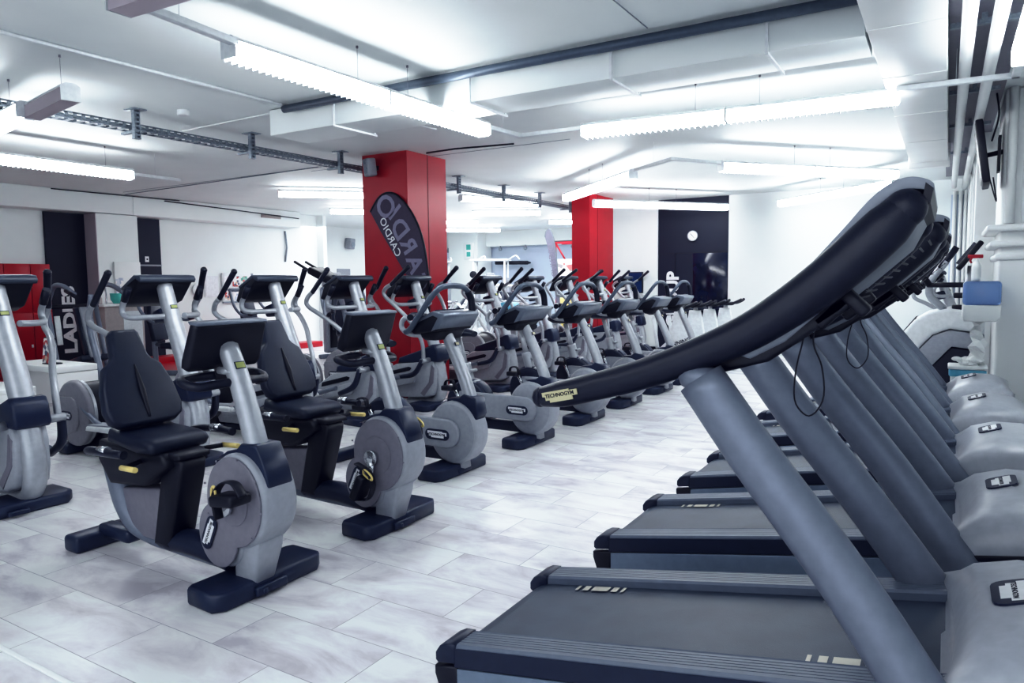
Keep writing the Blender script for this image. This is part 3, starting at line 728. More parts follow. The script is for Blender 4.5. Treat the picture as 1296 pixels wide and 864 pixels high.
    # handles
    C = [(-.965, 1.075), (-.90, 1.088), (-.79, 1.118), (-.69, 1.148), (-.59, 1.185), (-.49, 1.228), (-.40, 1.272), (-.31, 1.332), (-.23, 1.395), (-.165, 1.455), (-.11, 1.51), (-.075, 1.548)]
    Rr = [.028, .037, .038, .039, .040, .042, .045, .048, .051, .052, .050, .038]
    for k, y in ((0, .05), (1, W - .05)):
        b = MB(); b.tube([(x, y, z) for x, z in C], Rr, seg=24, flat=.9, sub=5)
        b.ball((-.965, y, 1.075), .030, sc=(.8, .9, 1)); b.ball((-.077, y, 1.545), .042, sc=(1, .9, 1), seg=20)
        h = b.build('handle_arm', M['grip'], t)
        yy = y - .9 * .0405
        T = tr(-.885, yy - .0015, 1.090) @ FACE_NY @ rz(.225)
        g = MB(); g.prism(stepped(.108, .030), -.0015, .0012, 'z', mat=M['gold']); g.prism(stepped(.102, .0245), .001, .0018, 'z', mat=M['gold'])
        g.text('TECHNOGYM', .0142, tr(0, .003, .0022), mat=M['black'], ext=.0003, bold=.0004)
        g.transform(T); g.build('handle_label', None, h)
    # console with silver arch behind the arms
    b = MB()
    arch = [(-.36, 1.33), (-.27, 1.415), (-.19, 1.505), (-.14, 1.565), (-.10, 1.60), (-.065, 1.612), (-.035, 1.608), (-.015, 1.595), (-.02, 1.58), (-.04, 1.585), (-.07, 1.585), (-.10, 1.57), (-.14, 1.53), (-.22, 1.44), (-.29, 1.37)]
    b.prism([(x - .012, z) for x, z in smooth_poly(arch)], .06, W - .06, bev=.006, mat=M['archgrey'])
    b.prism([(-.44, 1.215), (-.40, 1.205), (-.32, 1.25), (-.08, 1.475), (-.05, 1.54), (-.05, 1.565), (-.07, 1.565), (-.30, 1.35)], .075, W - .075, bev=.012, mat=M['archgrey'])
    b.box((-.225, W / 2, 1.45), (.30, W - .24, .01), rot=ry(-.82), mat=M['screen'])
    b.prism([(-.05, 1.54), (-.032, 1.555), (-.027, 1.585), (-.042, 1.598)], .055, W - .055, mat=M['black'])
    cn = b.build('console', None, t)
    b = MB()
    for i in range(9):
        x = -.17 + i * .017; b.box((x, W / 2 - .1, 1.352 + (x + .17) * .94), (.005, W - .40, .003), rot=ry(-.78))
    b.build('vent_slot', M['black'], cn)
    b = MB(); b.box((-.22, .105, 1.325), (.10, .04, .035), rot=ry(-.8), bev=.008); b.box((-.175, .11, 1.345), (.03, .06, .075), rot=ry(-.8), bev=.008)
    b.box((-.22, W - .10, 1.325), (.10, .05, .05), rot=ry(-.7), bev=.008); b.tube([(-.38, .10, 1.225), (-.38, W - .10, 1.225)], .02); b.prism([(-.58, 1.135), (-.36, 1.20), (-.17, 1.34), (-.19, 1.37), (-.36, 1.26), (-.56, 1.18)], .085, .125, bev=.01)
    b.build('console_bracket', M['black'], t)
    return t
TM = make_treadmill()
tl = ['nearest treadmill, its dark running belt and big curved handle filling the lower right corner',
      'second treadmill from the camera, directly behind the nearest one',
      'third treadmill in the row, between the second and fourth motor hoods',
      'fourth treadmill in the row, its pale motor hood second from the back',
      'farthest treadmill of the row, its hood below the white waste bin']
for i in range(5):
    p = ((-.005, .025, .035, .012, -.01)[i], 1.70 + 1.10 * i, 0)
    if i == 0: TM.location = p; TM['label'] = tl[0]
    else: dup(TM, p, tl[i])
def cord(y, x0, L, w, label):
    b = MB(); b.tube([(x0 - w * .35, y, 1.275), (x0 - w * .5, y, 1.24), (x0 - w, y, 1.24 - L * .45), (x0 - w * .9, y, 1.24 - L * .85), (x0, y + .01, 1.24 - L), (x0 + w * .9, y + .02, 1.24 - L * .8), (x0 + w * .8, y + .02, 1.24 - L * .35), (x0 + w * .2, y + .01, 1.23), (x0 + .01, y + .01, 1.275)], .0022, seg=6)
    tag(b.build('safety_cord', M['black']), label, 'cord', 'safety cords hanging from the treadmills')
cord(1.98, -.30, .20, .034, 'thin black safety cord looping down from the nearest treadmill console')
cord(3.05, -.29, .19, .036, 'smaller black safety cord loop hanging from the second treadmill console')

# ------------------------------------------------------------ ceiling lights
def lamp_run(p0, p1, n, labels, z=2.62, lit=True, far=False, wires=True, grp='suspended fluorescent lights', w=.12):
    p0 = Vector((*p0, 0)); p1 = Vector((*p1, 0)); d = p1 - p0; L = d.length; ang = math.atan2(d.y, d.x)
    for i in range(n):
        l = L / n - .012; c = p0 + d * ((i + .5) / n)
        t = thing('ceiling_light', labels[i], 'ceiling light', (c.x, c.y, z), ang, grp)
        b = MB(); h = w / 2
        b.prism([(-h * .5, .115), (h * .5, .115), (h, .098), (h, .086), (-h, .086), (-h, .098)], -l / 2, l / 2, 'x')
        for sx in (-1, 1): b.prism([(-h, .0), (h, 0), (h, .098), (h * .5, .118), (-h * .5, .118), (-h, .098)], sx * l / 2 - .003, sx * l / 2 + .003, 'x')
        b.build('reflector', M['whitem'], t)
        if lit:
            b = MB(); k = int(l / .05); pts = []
            b.prism([(-h * .93, .008), (h * .93, .008), (h * .93, .035), (h * .93, .085), (-h * .93, .085), (-h * .93, .035)], -l / 2 + .01, l / 2 - .01, 'x', mat=M['lampfar'] if far else M['lamp'])
            b.build('lamp_tube', None, t)
        if not lit:
            b = MB(); b.prism([(-h * .93, .0), (h * .93, .0), (h * .93, .085), (-h * .93, .085)], -l / 2 + .01, l / 2 - .01, 'x'); b.build('lamp_cover', M['mauve'], t)
        if lit and not far:
            b = MB(); k = int(l / .045)
            for q in range(k):
                x = -l / 2 + .02 + q * (l - .04) / (k - 1)
                b.prism([(-h * .97, -.012), (h * .97, -.012), (h * .97, .03), (h * .93, .03), (h * .90, .008), (-h * .90, .008), (-h * .93, .03), (-h * .97, .03)], x - .0035, x + .0035, 'x')
            b.build('louvre', M['whitem'], t)
        if wires:
            for sx in ((-.3,) if i else (.3,)):
                b = MB(); b.tube([(sx * l, 0, .11), (sx * l, 0, CEIL - z)], .0015, seg=5); b.tube([(sx * l, 0, CEIL - z - .015), (sx * l, 0, CEIL - z)], .008, seg=8); b.build('hanging_wire', M['lilac'], t)
def track(pts, label, z=2.70):
    b = MB()
    for a, c in zip(pts, pts[1:]):
        d = Vector((c[0] - a[0], c[1] - a[1], 0)); b.box(((a[0] + c[0]) / 2, (a[1] + c[1]) / 2, z), (d.length + .05, .05, .035), rot=rz(math.atan2(d.y, d.x)), bev=.004)
    m_ = ((pts[0][0] + pts[1][0]) / 2, (pts[0][1] + pts[1][1]) / 2); b.tube([(m_[0], m_[1], z), (m_[0], m_[1], CEIL)], .002, seg=5)
    tag(b.build('light_track', M['whitem']), label, 'light track', 'white light tracks')
k = (2.62 - 1.4) / (2.65 - 1.4)
lamp_run((-3.37, 2.62), (-3.37, 5.15), 2, ['bright suspended light above the recumbent bikes, nearer half of its run', 'bright suspended light nearer the red pillar, farther half of the run above the recumbent bikes'])
lamp_run((-2.72, 5.68), (-.33, 5.88), 2, ['bright suspended light crossing the room behind the duct, left half with toothed lower edge', 'bright suspended light with toothed lower edge, right half beside the corner duct'])
lamp_run((-2.25, 8.3), (-.60, 10.2), 2, ['bright diagonal light in the far square of lamps, near right side, left half', 'bright diagonal light in the far square of lamps, near right side, right half'])
lamp_run((-2.48, 12.9), (-.65, 11.1), 2, ['bright diagonal light in front of the far white wall, left half', 'bright diagonal light in front of the far white wall, right half'])
lamp_run((-5.05, 9.95), (-3.30, 8.30), 2, ['bright diagonal light sloping up from the far red pillar, lower left half', 'bright diagonal light sloping up from the far red pillar, upper right half'])
lamp_run((-5.05, 10.95), (-3.40, 13.0), 2, ['bright light in front of the far red pillar top', 'bright light crossing the top of the black doorway'])
lamp_run((-7.4, 2.98), (-5.75, 2.72), 1, ['bright light cut off by the left edge beneath the cable tray'])
lamp_run((-8.10, 3.45), (-8.10, 4.92), 1, ['bright light over the left side near the red lockers'])
lamp_run((-3.25, 1.95), (-2.1, 2.0), 1, ['unlit grey lamp fitting at the top left corner of the ceiling'], lit=False)
lamp_run((-5.80, 2.78), (-5.0, 2.65), 1, ['short unlit grey lamp fitting in front of the cable tray'], lit=False)
lamp_run((.33, 5.2), (.33, 3.9), 1, ['bright light at the right edge of the ceiling near the treadmills'])
track([(-3.25, 1.95), (-3.33, 2.62)], 'white light track joining the unlit corner fitting to the bright lamp run')
track([(-3.37, 5.15), (-3.33, 5.66), (-2.72, 5.68)], 'white light track corner between the first two bright lamp runs')
track([(-.33, 5.76), (.33, 5.80), (.33, 5.2)], 'white light track crossing the corner duct towards the right wall')
track([(-3.2, 8.15), (-2.6, 7.65), (-2.25, 8.2)], 'white light track forming the near corner of the diamond of lamps')
track([(-8.1, 4.92), (-8.1, 5.5)], 'thin white light track beyond the left side lamp', z=2.68)
fl = [((-9.2, 8.0), (-8.0, 9.2)), ((-7.2, 10.2), (-6.6, 11.8)), ((-10.6, 10.5), (-9.4, 11.7)), ((-8.6, 12.6), (-7.4, 13.4)), ((-11.0, 13.5), (-9.8, 14.6)), ((-8.4, 15.6), (-7.2, 16.6)), ((-12.0, 16.2), (-10.8, 17.2)), ((-6.9, 14.6), (-6.9, 15.9))]
nm = ['hazy bright light on the ceiling left of the nearer red pillar', 'hazy bright light seen between the two red pillars, nearest', 'hazy bright light above the notice board', 'hazy bright light above the weight machines', 'hazy bright light above the beige counter', 'hazy bright light behind the pale flag', 'hazy bright light by the white column at the back', 'hazy bright light beside the far red pillar']
for (a, c), l in zip(fl, nm): lamp_run(a, c, 1, [l], z=2.78, far=True, wires=False, w=.14)
# lamps over the part of the hall behind the camera and above the treadmills' fronts
# ------------------------------------------------------------ duct, pipes, tray
b = MB(); b.box((-2.83, 4.70, 2.83), (4.79, .44, .22), bev=.004)
tag(b.build('ventilation_duct', M['wallw']), 'long white rectangular duct crossing the ceiling', 'duct')
b = MB()
b.box((-.235, 5.2, 2.83), (.37, 9.0, .22), bev=.004)
for y in (3.3, 4.4, 5.5, 6.8, 8.2): b.box((-.235, y, 2.83), (.376, .01, .226), bev=.0)
b.box((-.235, 9.75, 2.80), (.42, .12, .28), bev=.01)
tag(b.build('ventilation_duct', M['white']), 'wide white ceiling duct running away along the right side', 'duct')
b = MB(); b.tube([(-4.95, 4.40, 2.90), (-.42, 4.40, 2.90)], .032, seg=14); tag(b.build('ceiling_pipe', M['pipe']), 'dark grey pipe running along the top edge of the crossing duct', 'pipe')
b = MB(); b.tube([(.06, 1.5, 2.80), (.03, 13.3, 2.80)], .037, seg=14); tag(b.build('ceiling_pipe', M['white']), 'white ceiling pipe closest to the wide duct on the right', 'pipe', 'white ceiling pipes')
b = MB(); b.tube([(.20, 1.5, 2.78), (.17, 13.3, 2.78)], .037, seg=14); tag(b.build('ceiling_pipe', M['white']), 'white ceiling pipe nearer the right wall', 'pipe', 'white ceiling pipes')
b = MB(); b.box((.13, 7.2, CEIL - .015), (.42, 11.5, .03)); tag(b.build('ceiling_channel', M['lilac']), 'grey recessed channel above the white pipes at right', 'channel')
for y in (5.1, 6.9, 8.4, 10.2):
    b = MB(); b.box((.13, y, 2.87), (.34, .04, .03)); b.box((.13, y, 2.91), (.03, .03, .06)); tag(b.build('pipe_bracket', M['galv']), 'grey bracket strapping the two white ceiling pipes', 'bracket', 'pipe brackets')
for x, l in ((-4.42, 'at its left end'), (-3.05, 'beside the bright lamp'), (-1.93, 'near its middle'), (-.95, 'near its right end')):
    b = MB(); b.box((x, 4.455, 2.83), (.018, .018, .24)); b.box((x, 4.72, 2.71), (.018, .52, .016)); b.box((x, 4.95, 2.83), (.018, .018, .24))
    tag(b.build('duct_hanger', M['whitem']), 'thin white hanger strap under the crossing duct ' + l, 'hanger', 'duct hangers')
def conduit(pts, r, mat, label, cat='conduit', grp=None):
    b = MB(); b.tube(pts, r, seg=8, sub=1); return tag(b.build('ceiling_conduit' if cat == 'conduit' else 'ceiling_cable', mat), label, cat, grp)
conduit([(-4.95, 1.2, 2.935), (-4.95, 4.54, 2.935)], .013, M['whitem'], 'white conduit along the upper left ceiling to the duct end')
conduit([(-6.6, 4.56, 2.935), (-4.96, 4.54, 2.935)], .008, M['whitem'], 'short white conduit joining the cable tray to the duct end')
conduit([(-5.35, 6.9, 2.93), (-4.9, 6.85, 2.925), (-4.2, 7.0, 2.93)], .010, M['black'], 'black cable running from the top of the nearer red pillar', 'cable')
conduit([(-11.9, 7.1, 2.93), (-7.2, 6.95, 2.94)], .007, M['galv'], 'thin dark cable crossing the ceiling left of the cable tray', 'cable')
conduit([(-12.05, 7.9, 2.90), (-12.03, 9.2, 2.86), (-12.04, 11.0, 2.80)], .010, M['black'], 'dark cable sagging along the top of the left wall', 'cable')
conduit([(-12.06, 6.0, 2.925), (-12.06, 8.2, 2.93)], .008, M['black'], 'dark cable tight along the top edge of the left casing', 'cable')
conduit([(-12.48, 11.0, 2.55), (-12.46, 11.02, 2.2), (-12.48, 10.98, 1.88)], .02, M['galv'], 'loose grey cable bundle hanging down the left wall', 'cable')
conduit([(-4.5, 5.1, 2.93), (-4.45, 5.9, 2.93)], .010, M['whitem'], 'short white conduit in front of the nearer red pillar')
b = MB(); b.disc((-5.87, 4.07), .05, 2.90, CEIL, 20, axis='z', bev=.01); tag(b.build('smoke_detector', M['whitem']), 'small white smoke detector on the ceiling near the cable tray', 'smoke detector')
b = MB(); b.box((-12.09, 10.3, 2.80), (.03, .5, .08), bev=.004)
for i in range(5): b.box((-12.07, 10.3, 2.775 + i * .013), (.01, .46, .004), mat=None)
tag(b.build('air_vent', M['beige']), 'slotted air vent in the white casing on the left wall', 'vent')
# cable tray with perforations
def tray(y0, y1, label):
    b = MB(); x0 = -6.33; z = 2.79; w = .14
    for xx in (x0 - w / 2, x0 + w / 2):
        b.box((xx, (y0 + y1) / 2, z + .045), (.006, y1 - y0, .014)); b.box((xx, (y0 + y1) / 2, z + .002), (.006, y1 - y0, .016))
        n = int((y1 - y0) / .07)
        for i in range(n): b.box((xx, y0 + (i + .5) * (y1 - y0) / n, z + .025), (.006, .03, .045))
    n = int((y1 - y0) / .09)
    for i in range(n): b.box((x0, y0 + (i + .5) * (y1 - y0) / n, z - .004), (w, .035, .005))
    b.tube([(x0, y0, z + .02), (x0 + .02, (y0 + y1) / 2, z + .03), (x0 - .01, y1, z + .02)], .018, seg=6, mat=None)
    tag(b.build('cable_tray', M['galv']), label, 'cable tray')
tray(1.2, 13.4, 'perforated grey metal cable tray hanging along the ceiling behind the nearer red pillar')
for y, l in ((3.83, 'nearest bracket of the cable tray'), (5.07, 'second bracket of the cable tray'), (6.34, 'bracket of the cable tray just left of the nearer red pillar'), (8.75, 'bracket of the cable tray just right of the nearer red pillar'), (10.0, 'bracket of the cable tray midway between the pillars'), (11.2, 'farther bracket of the cable tray between the pillars'), (12.4, 'last bracket of the cable tray by the far red pillar')):
    t = thing('tray_bracket', 'galvanised hanging ' + l, 'bracket', (-6.20, y, CEIL), 0, 'cable tray brackets')
    b = MB(); b.box((0, 0, -.005), (.16, .12, .01), bev=.002); b.build('ceiling_plate', M['galv'], t)
    b = MB()
    for yy in (-.025, .025): b.box((0, yy, -.125), (.04, .008, .25))
    for q in range(6): b.box((.016, 0, -.03 - q * .038), (.004, .05, .016))
    b.box((-.018, 0, -.125), (.004, .05, .25)); b.box((0, 0, -.252), (.045, .06, .01), mat=None)
    b.build('channel_post', M['galv'], t)
    b = MB(); b.box((-.10, 0, -.19), (.22, .035, .02)); b.build('support_arm', M['galv'], t)

# ------------------------------------------------------------ speaker, flags, far wall things
t = thing('wall_speaker', 'small white speaker mounted high on the nearer red pillar', 'speaker', (-5.98, 6.60, 2.78))
b = MB(); b.box((0, 0, 0), (.14, .12, .21), rot=rz(-.35) @ rx(.12), bev=.02, mat=M['grey']); b.build('cabinet', None, t)
b = MB(); b.disc((0, -.03), .045, -.064, -.058, 20, mat=M['galv']); b.disc((0, .055), .018, -.064, -.058, 14, mat=M['galv']); b.transform(rz(-.35) @ rx(.12)); b.build('speaker_cone', None, t)
b = MB(); b.box((.03, .08, .0), (.03, .06, .05)); b.build('mount', M['black'], t)
t = thing('wall_speaker', 'small white speaker mounted high on the far white recess wall', 'speaker', (-14.35, 14.95, 2.5))
b = MB(); b.box((0, 0, 0), (.22, .2, .3), rot=ry(.15), bev=.03, mat=M['grey']); b.build('cabinet', None, t)
b = MB(); b.disc((0, -.03), .07, .10, .125, 16, axis='x', mat=M['galv']); b.build('speaker_cone', None, t)

def letter_map(bm, fn):
    for v in bm.verts: v.co = fn(v.co)
# beach flag facing camera, at y = 6.2; outline traced in metres (x,z)
def beach_flag():
    t = thing('beach_flag', 'purple grey feather flag with mirrored pale lettering in front of the red pillar', 'flag', (-4.86 * 1.079, 6.685, 0))
    ox = -4.86; K = 1.079
    def fx(x): return (x - ox) * K
    def fz(z): return 1.4 + (z - 1.4) * K
    out = [(-5.62, 2.20), (-5.55, 2.29), (-5.47, 2.365), (-5.37, 2.395), (-5.26, 2.375), (-5.14, 2.29), (-5.02, 2.15), (-4.92, 1.97), (-4.86, 1.78), (-4.83, 1.60), (-4.81, 1.40), (-4.82, 1.2), (-4.97, 1.2), (-5.01, 1.32), (-5.10, 1.46), (-5.30, 1.73), (-5.47, 1.97)]
    b = MB(); b.prism([(fx(x), fz(z)) for x, z in out], -.004, .004, mat=M['flag'])
    b.build('flag_fabric', None, t)
    edge = [(fx(x), 0, fz(z)) for x, z in out[:12]]
    b = MB(); b.tube(edge + [(.06, 0, .9), (.09, 0, .05)], .013, seg=8, sub=3); b.build('flag_pole', M['black'], t)
    b = MB(); b.box((.09, 0, .02), (.5, .04, .04), bev=.01); b.build('flag_base', M['black'], t)
    # large mirrored letters down the flag, reading from the top downwards right
    b = MB()
    spots = [('O', -5.395, 2.235, .34, 38), ('I', -5.27, 2.17, .30, 48), ('D', -5.20, 1.985, .30, 56), ('R', -5.08, 1.80, .28, 62), ('A', -5.0, 1.60, .28, 68), ('C', -4.93, 1.40, .26, 76)]
    for ch, x, z, s_, a in spots:
        b.text(ch, s_ * K, tr(fx(x), -.006, fz(z)) @ FACE_NY @ Matrix.Diagonal((-1, 1, 1, 1)) @ rz(math.radians(a)), mat=M['flaglet'], ext=.0008, bold=.008)
    b.build('large_lettering', None, t)
    b = MB()
    b.text('CARDIO', .125 * K, tr(fx(-5.335), -.0075, fz(1.905)) @ FACE_NY @ Matrix.Diagonal((-1, 1, 1, 1)) @ rz(math.radians(61)), mat=M['logo'], ext=.0008, bold=.001, spacing=1.05)
    b.build('small_lettering', None, t)
beach_flag()
def pale_flag():
    t = thing('beach_flag', 'pale narrow feather flag left of the far red pillar', 'flag', (-7.35, 14, 0))
    out = [(-.27, 2.36), (-.25, 2.48), (-.18, 2.54), (-.10, 2.45), (-.03, 2.2), (.02, 1.8), (.06, 1.3), (.08, .9), (.0, .9), (-.06, 1.4), (-.14, 1.9)]
    b = MB(); b.prism(out, -.004, .004, mat=M['paleflag']); b.build('flag_fabric', None, t)
    b = MB(); b.text('CARDIO', .20, tr(-.10, -.006, 1.85) @ FACE_NY @ Matrix.Diagonal((-1, 1, 1, 1)) @ rz(PI / 2 - .17), mat=M['flaglet'], ext=.001); b.build('large_lettering', None, t)
    b = MB(); b.tube([(x, 0, z) for x, z in out[:8]] + [(.1, 0, .05)], .014, seg=8, sub=2); b.build('flag_pole', M['galv'], t)
    b = MB(); b.box((.1, 0, .03), (.5, .08, .06), bev=.01); b.build('flag_base', M['black'], t)
pale_flag()

t = thing('wall_clock', 'round white clock on the black panel of the far wall', 'clock', (-4.20, 13.62, 2.23))
b = MB(); b.disc((0, 0), .095, -.03, .0, 32, bev=.004); b.build('clock_face', M['white'], t)
b = MB(); b.tube([(.095 * math.cos(a), -.03, .095 * math.sin(a)) for a in [2 * PI * q / 24 for q in range(24)]], .008, closed=True, sub=1, seg=6); b.build('rim', M['grey'], t)
b = MB(); b.box((-.02, -.034, .02), (.06, .003, .008), rot=ry(.8)); b.box((.015, -.034, -.02), (.07, .003, .006), rot=ry(.9))
for q in range(12): b.box((.075 * math.cos(q * PI / 6), -.033, .075 * math.sin(q * PI / 6)), (.006, .002, .006))
b.build('hands', M['black'], t)
b = MB(); b.text('GROUP', .32, tr(-4.585, 13.63, 1.01) @ FACE_NY @ rz(PI / 2), mat=M['logo'], ext=.004, bold=.014, spacing=1.0)
tag(b.build('wall_lettering', None), 'bold white sideways lettering on the black far panel', 'lettering')
b = MB(); b.text('LADIES', .27, tr(-12.43, 6.355, .84) @ FACE_PX @ rz(PI / 2), mat=M['logo'], ext=.004, bold=.012, spacing=1.0, sx=1.32)
tag(b.build('wall_lettering', None), 'bold white sideways lettering on the black door beside the red lockers', 'lettering')
t = thing('wall_screen', 'dark blue screen hung on the white wall between far pillar and black panel', 'screen', (-5.33, 13.565, 1.35))
b = MB(); b.box((0, 0, 0), (.30, .05, .42), bev=.006); b.build('casing', M['black'], t)
b = MB(); b.box((0, -.028, 0), (.26, .004, .38)); b.build('display', M['bluescr'], t)
b = MB(); b.box((.01, -.02, -.235), (.34, .10, .02)); b.build('ledge', M['white'], t)
b = MB(); b.box((-1.40, 13.58, 1.72), (.34, .02, .22)); tag(b.build('wall_notice', M['bluebin']), 'small pale blue notice on the far white wall beside the treadmill handle', 'notice')

# ------------------------------------------------------------ spinning bikes
def make_spin():
    t = thing('spinning_bike', '', 'spinning bike', group='white spinning bikes')
    b = MB(); b.prism([(-.09, .93), (.07, .93), (.10, .80), (.14, .55), (.32, .32), (.30, .22), (.0, .20), (-.36, .22), (-.40, .30), (-.17, .52), (-.11, .80)], -.045, .045, bev=.01, mat=M['whitem'])
    b.text('SPINNING', .085, tr(-.02, -.048, .47) @ FACE_NY @ rz(.35), mat=M['black'], ext=.001, bold=.002)
    b.text('SPINNING', .085, tr(-.02, .048, .47) @ FACE_NY @ rz(-.35) @ Matrix.Rotation(PI, 4, 'Y'), mat=M['black'], ext=.001, bold=.002)
    b.build('frame', None, t)
    b = MB(); b.disc((.30, .25), .21, -.025, .025, 32, bev=.008, mat=M['galv']); b.build('flywheel', None, t)
    b = MB(); b.prism([(-.05, .30), (.20, .22), (.26, .34), (.10, .42)], -.075, -.045, bev=.008); b.build('chain_guard', M['black'], t)
    b = MB(); b.tube([(.0, 0, .88), (.0, 0, 1.0)], .03); b.build('handlebar_stem', M['whitem'], t)
    b = MB()
    b.tube([(-.05, -.18, 1.01), (.14, -.19, 1.01), (.24, -.16, 1.05), (.27, -.11, 1.07)], .022); b.tube([(-.05, .18, 1.01), (.14, .19, 1.01), (.24, .16, 1.05), (.27, .11, 1.07)], .022)
    b.tube([(0, -.20, 1.0), (0, .20, 1.0)], .022); b.box((.03, 0, 1.0), (.20, .16, .05), bev=.015); b.build('handlebar', M['black'], t)
    b = MB(); b.tube([(-.35, 0, .38), (-.42, 0, .85)], .028); b.build('seat_post', M['whitem'], t)
    b = MB(); b.tube([(-.55, 0, .93), (-.47, 0, .93), (-.35, 0, .92), (-.26, 0, .91)], [.03, .055, .035, .02], flat=1.8); b.build('seat', M['pad'], t)
    for s_, px, pz in ((-1, -.05, .16), (1, -.05, .44)):
        b = MB(); b.tube([(-.05, s_ * .06, .30), (px, s_ * .1, pz)], .014); b.box((px, s_ * .17, pz), (.1, .09, .03), bev=.01); b.build('pedal_crank', M['black'], t)
    b = MB(); b.box((.42, 0, .04), (.08, .5, .08), bev=.02); b.box((-.45, 0, .04), (.08, .5, .08), bev=.02); b.box((0, 0, .08), (.86, .07, .06), bev=.015); b.box((.36, 0, .16), (.05, .06, .16), bev=.01); b.box((-.38, 0, .22), (.06, .06, .28), bev=.01); b.build('base_frame', M['whitem'], t)
    return t
SP = make_spin(); SP.location = (-3.33, 10.25, 0)
SP['label'] = 'white spinning bike nearest to the upright bikes, in front of the black doorway'
dup(SP, (-3.27, 10.78, 0), 'second white spinning bike from the left in front of the dark screen', rotz=.0)
dup(SP, (-3.20, 11.31, 0), 'third white spinning bike, right of centre in front of the dark screen', rotz=.0)
dup(SP, (-3.10, 11.84, 0), 'rightmost white spinning bike, handlebars against the white wall', rotz=.06)

# ------------------------------------------------------------ left side: lockers etc
LG = 'red lockers on the left wall'
ys = [(4.62, 5.01), (5.01, 5.39), (5.39, 5.765), (5.765, 6.06)]
ln = ['red locker column hidden mostly beyond the left edge', 'red locker column behind the nearest elliptical post', 'red locker column second from the black door', 'red locker column touching the black door, two small white latches']
for (y0, y1), l in zip(ys, ln):
    t = thing('locker', l, 'locker', (-12.43, (y0 + y1) / 2, 0), 0, LG)
    w = y1 - y0
    b = MB(); b.box((0, 0, .98), (.10, w - .004, 1.55)); b.box((0, 0, .10), (.06, w - .01, .2), mat=None); b.build('cabinet', M['redlock'], t)
    for z0, z1 in ((.24, .985), (1.0, 1.75)):
        b = MB(); b.box((.058, 0, (z0 + z1) / 2), (.02, w - .012, z1 - z0 - .004), bev=.003); d = b.build('door', M['redlock'], t)
        b = MB(); b.box((.075, w / 2 - .04, z0 + .22 if z0 < .5 else z0 + .4), (.015, .03, .05), bev=.004); b.build('latch', M['whitem'], d)
b = MB(); b.box((-12.075, 7.16, .90), (.04, .46, 1.8), bev=.005); tag(b.build('wall_board', M['white']), 'tall plain white board on the pier between the two black wall panels', 'board')
b = MB(); b.box((-12.048, 7.0, 1.36), (.01, .13, .34)); tag(b.build('wall_poster', M['flyer2']), 'small blue and white poster on the tall plain white board', 'poster')
b = MB(); b.box((-12.43, 7.75, 1.87), (.01, .07, .10)); b.box((-12.424, 7.75, 1.87), (.01, .025, .03), mat=M['black']); b.mats = [M['logo'], M['black']]
for i_, f in enumerate(b.bm.faces): f.material_index = 0 if i_ < 6 else 1
NOP = (0,); tag(b.build('wall_sign', M['logo']), 'tiny white sign on the second black panel', 'sign')
t = thing('reception_desk', 'small beige reception desk in front of the tall white board', 'desk', (-11.2, 6.42, 0))
b = MB(); b.box((0, 0, .55), (.5, .62, 1.08), bev=.01); b.build('body', M['beige'], t); b = MB(); b.box((0, 0, 1.10), (.6, .70, .04), bev=.01); b.build('desk_top', M['white'], t)
b = MB(); b.box((.255, .12, .55), (.01, .3, .9)); b.build('front_panel', M['whitem'], t)
for i, (y, r_, h, m, nmz, lb, ct) in enumerate(((6.16, .05, .12, 'beige', 'jar', 'small beige jar on the reception desk', 'jar'), (6.28, .04, .22, 'chrome', 'water_tap', 'thin chrome tap on the reception desk', 'tap'), (6.44, .09, .16, 'teal', 'plastic_bowl', 'teal plastic bowl on the reception desk', 'bowl'), (6.65, .05, .25, 'black', 'bottle', 'dark bottle at the right end of the reception desk', 'bottle'))):
    b = MB()
    if nmz == 'water_tap': b.tube([(-11.2, y, 1.12), (-11.2, y, 1.3), (-11.16, y - .03, 1.37), (-11.1, y - .06, 1.3)], .012)
    elif nmz == 'plastic_bowl': b.tube([(-11.2, y, 1.12), (-11.2, y, 1.18), (-11.2, y, 1.28)], [r_ * .5, r_ * .9, r_], seg=20)
    elif nmz == 'bottle': b.tube([(-11.2, y, 1.12), (-11.2, y, 1.28), (-11.2, y, 1.32), (-11.2, y, 1.38)], [r_, r_, .02, .018], seg=16)
    else: b.tube([(-11.2, y, 1.12), (-11.2, y, 1.20), (-11.2, y, 1.24)], [r_, r_ * 1.05, r_ * .7], seg=16)
    tag(b.build(nmz, M[m]), lb, ct)
# white cube table with framed flyer
t = thing('cube_table', 'low white open box table behind the nearest elliptical trainer', 'table', (-8.68, 4.20, 0))
b = MB(); b.box((0, 0, .50), (1.1, .44, .07), bev=.01); b.box((.51, 0, .23), (.08, .44, .46), bev=.005); b.box((-.51, 0, .23), (.08, .44, .46), bev=.005); b.build('table_frame', M['white'], t)
t = thing('flyer_stand', 'small framed colour flyer standing on the white box table', 'flyer stand', (-8.50, 4.10, .537))
b = MB(); b.box((0, 0, .15), (.22, .02, .30), rot=rx(-.12), bev=.003); b.box((0, .03, .01), (.22, .1, .012)); b.build('frame', M['black'], t)
b = MB(); b.box((0, -.013, .152), (.20, .004, .275), rot=rx(-.12)); b.build('print', M['flyer'], t)
t = thing('cube_table', 'white low box cut off by the left edge behind the nearest elliptical', 'table', (-8.0, 3.3, 0))
b = MB(); b.box((0, 0, .40), (.7, .5, .05), bev=.01); b.box((.32, 0, .19), (.05, .5, .38), bev=.005); b.box((-.32, 0, .19), (.05, .5, .38), bev=.005); b.build('table_frame', M['white'], t)
b = MB(); b.box((-11.4, 6.6, .006), (1.4, 5.6, .012)); tag(b.build('floor_runner', M['redlock']), 'red floor strip along the foot of the left wall', 'floor strip')

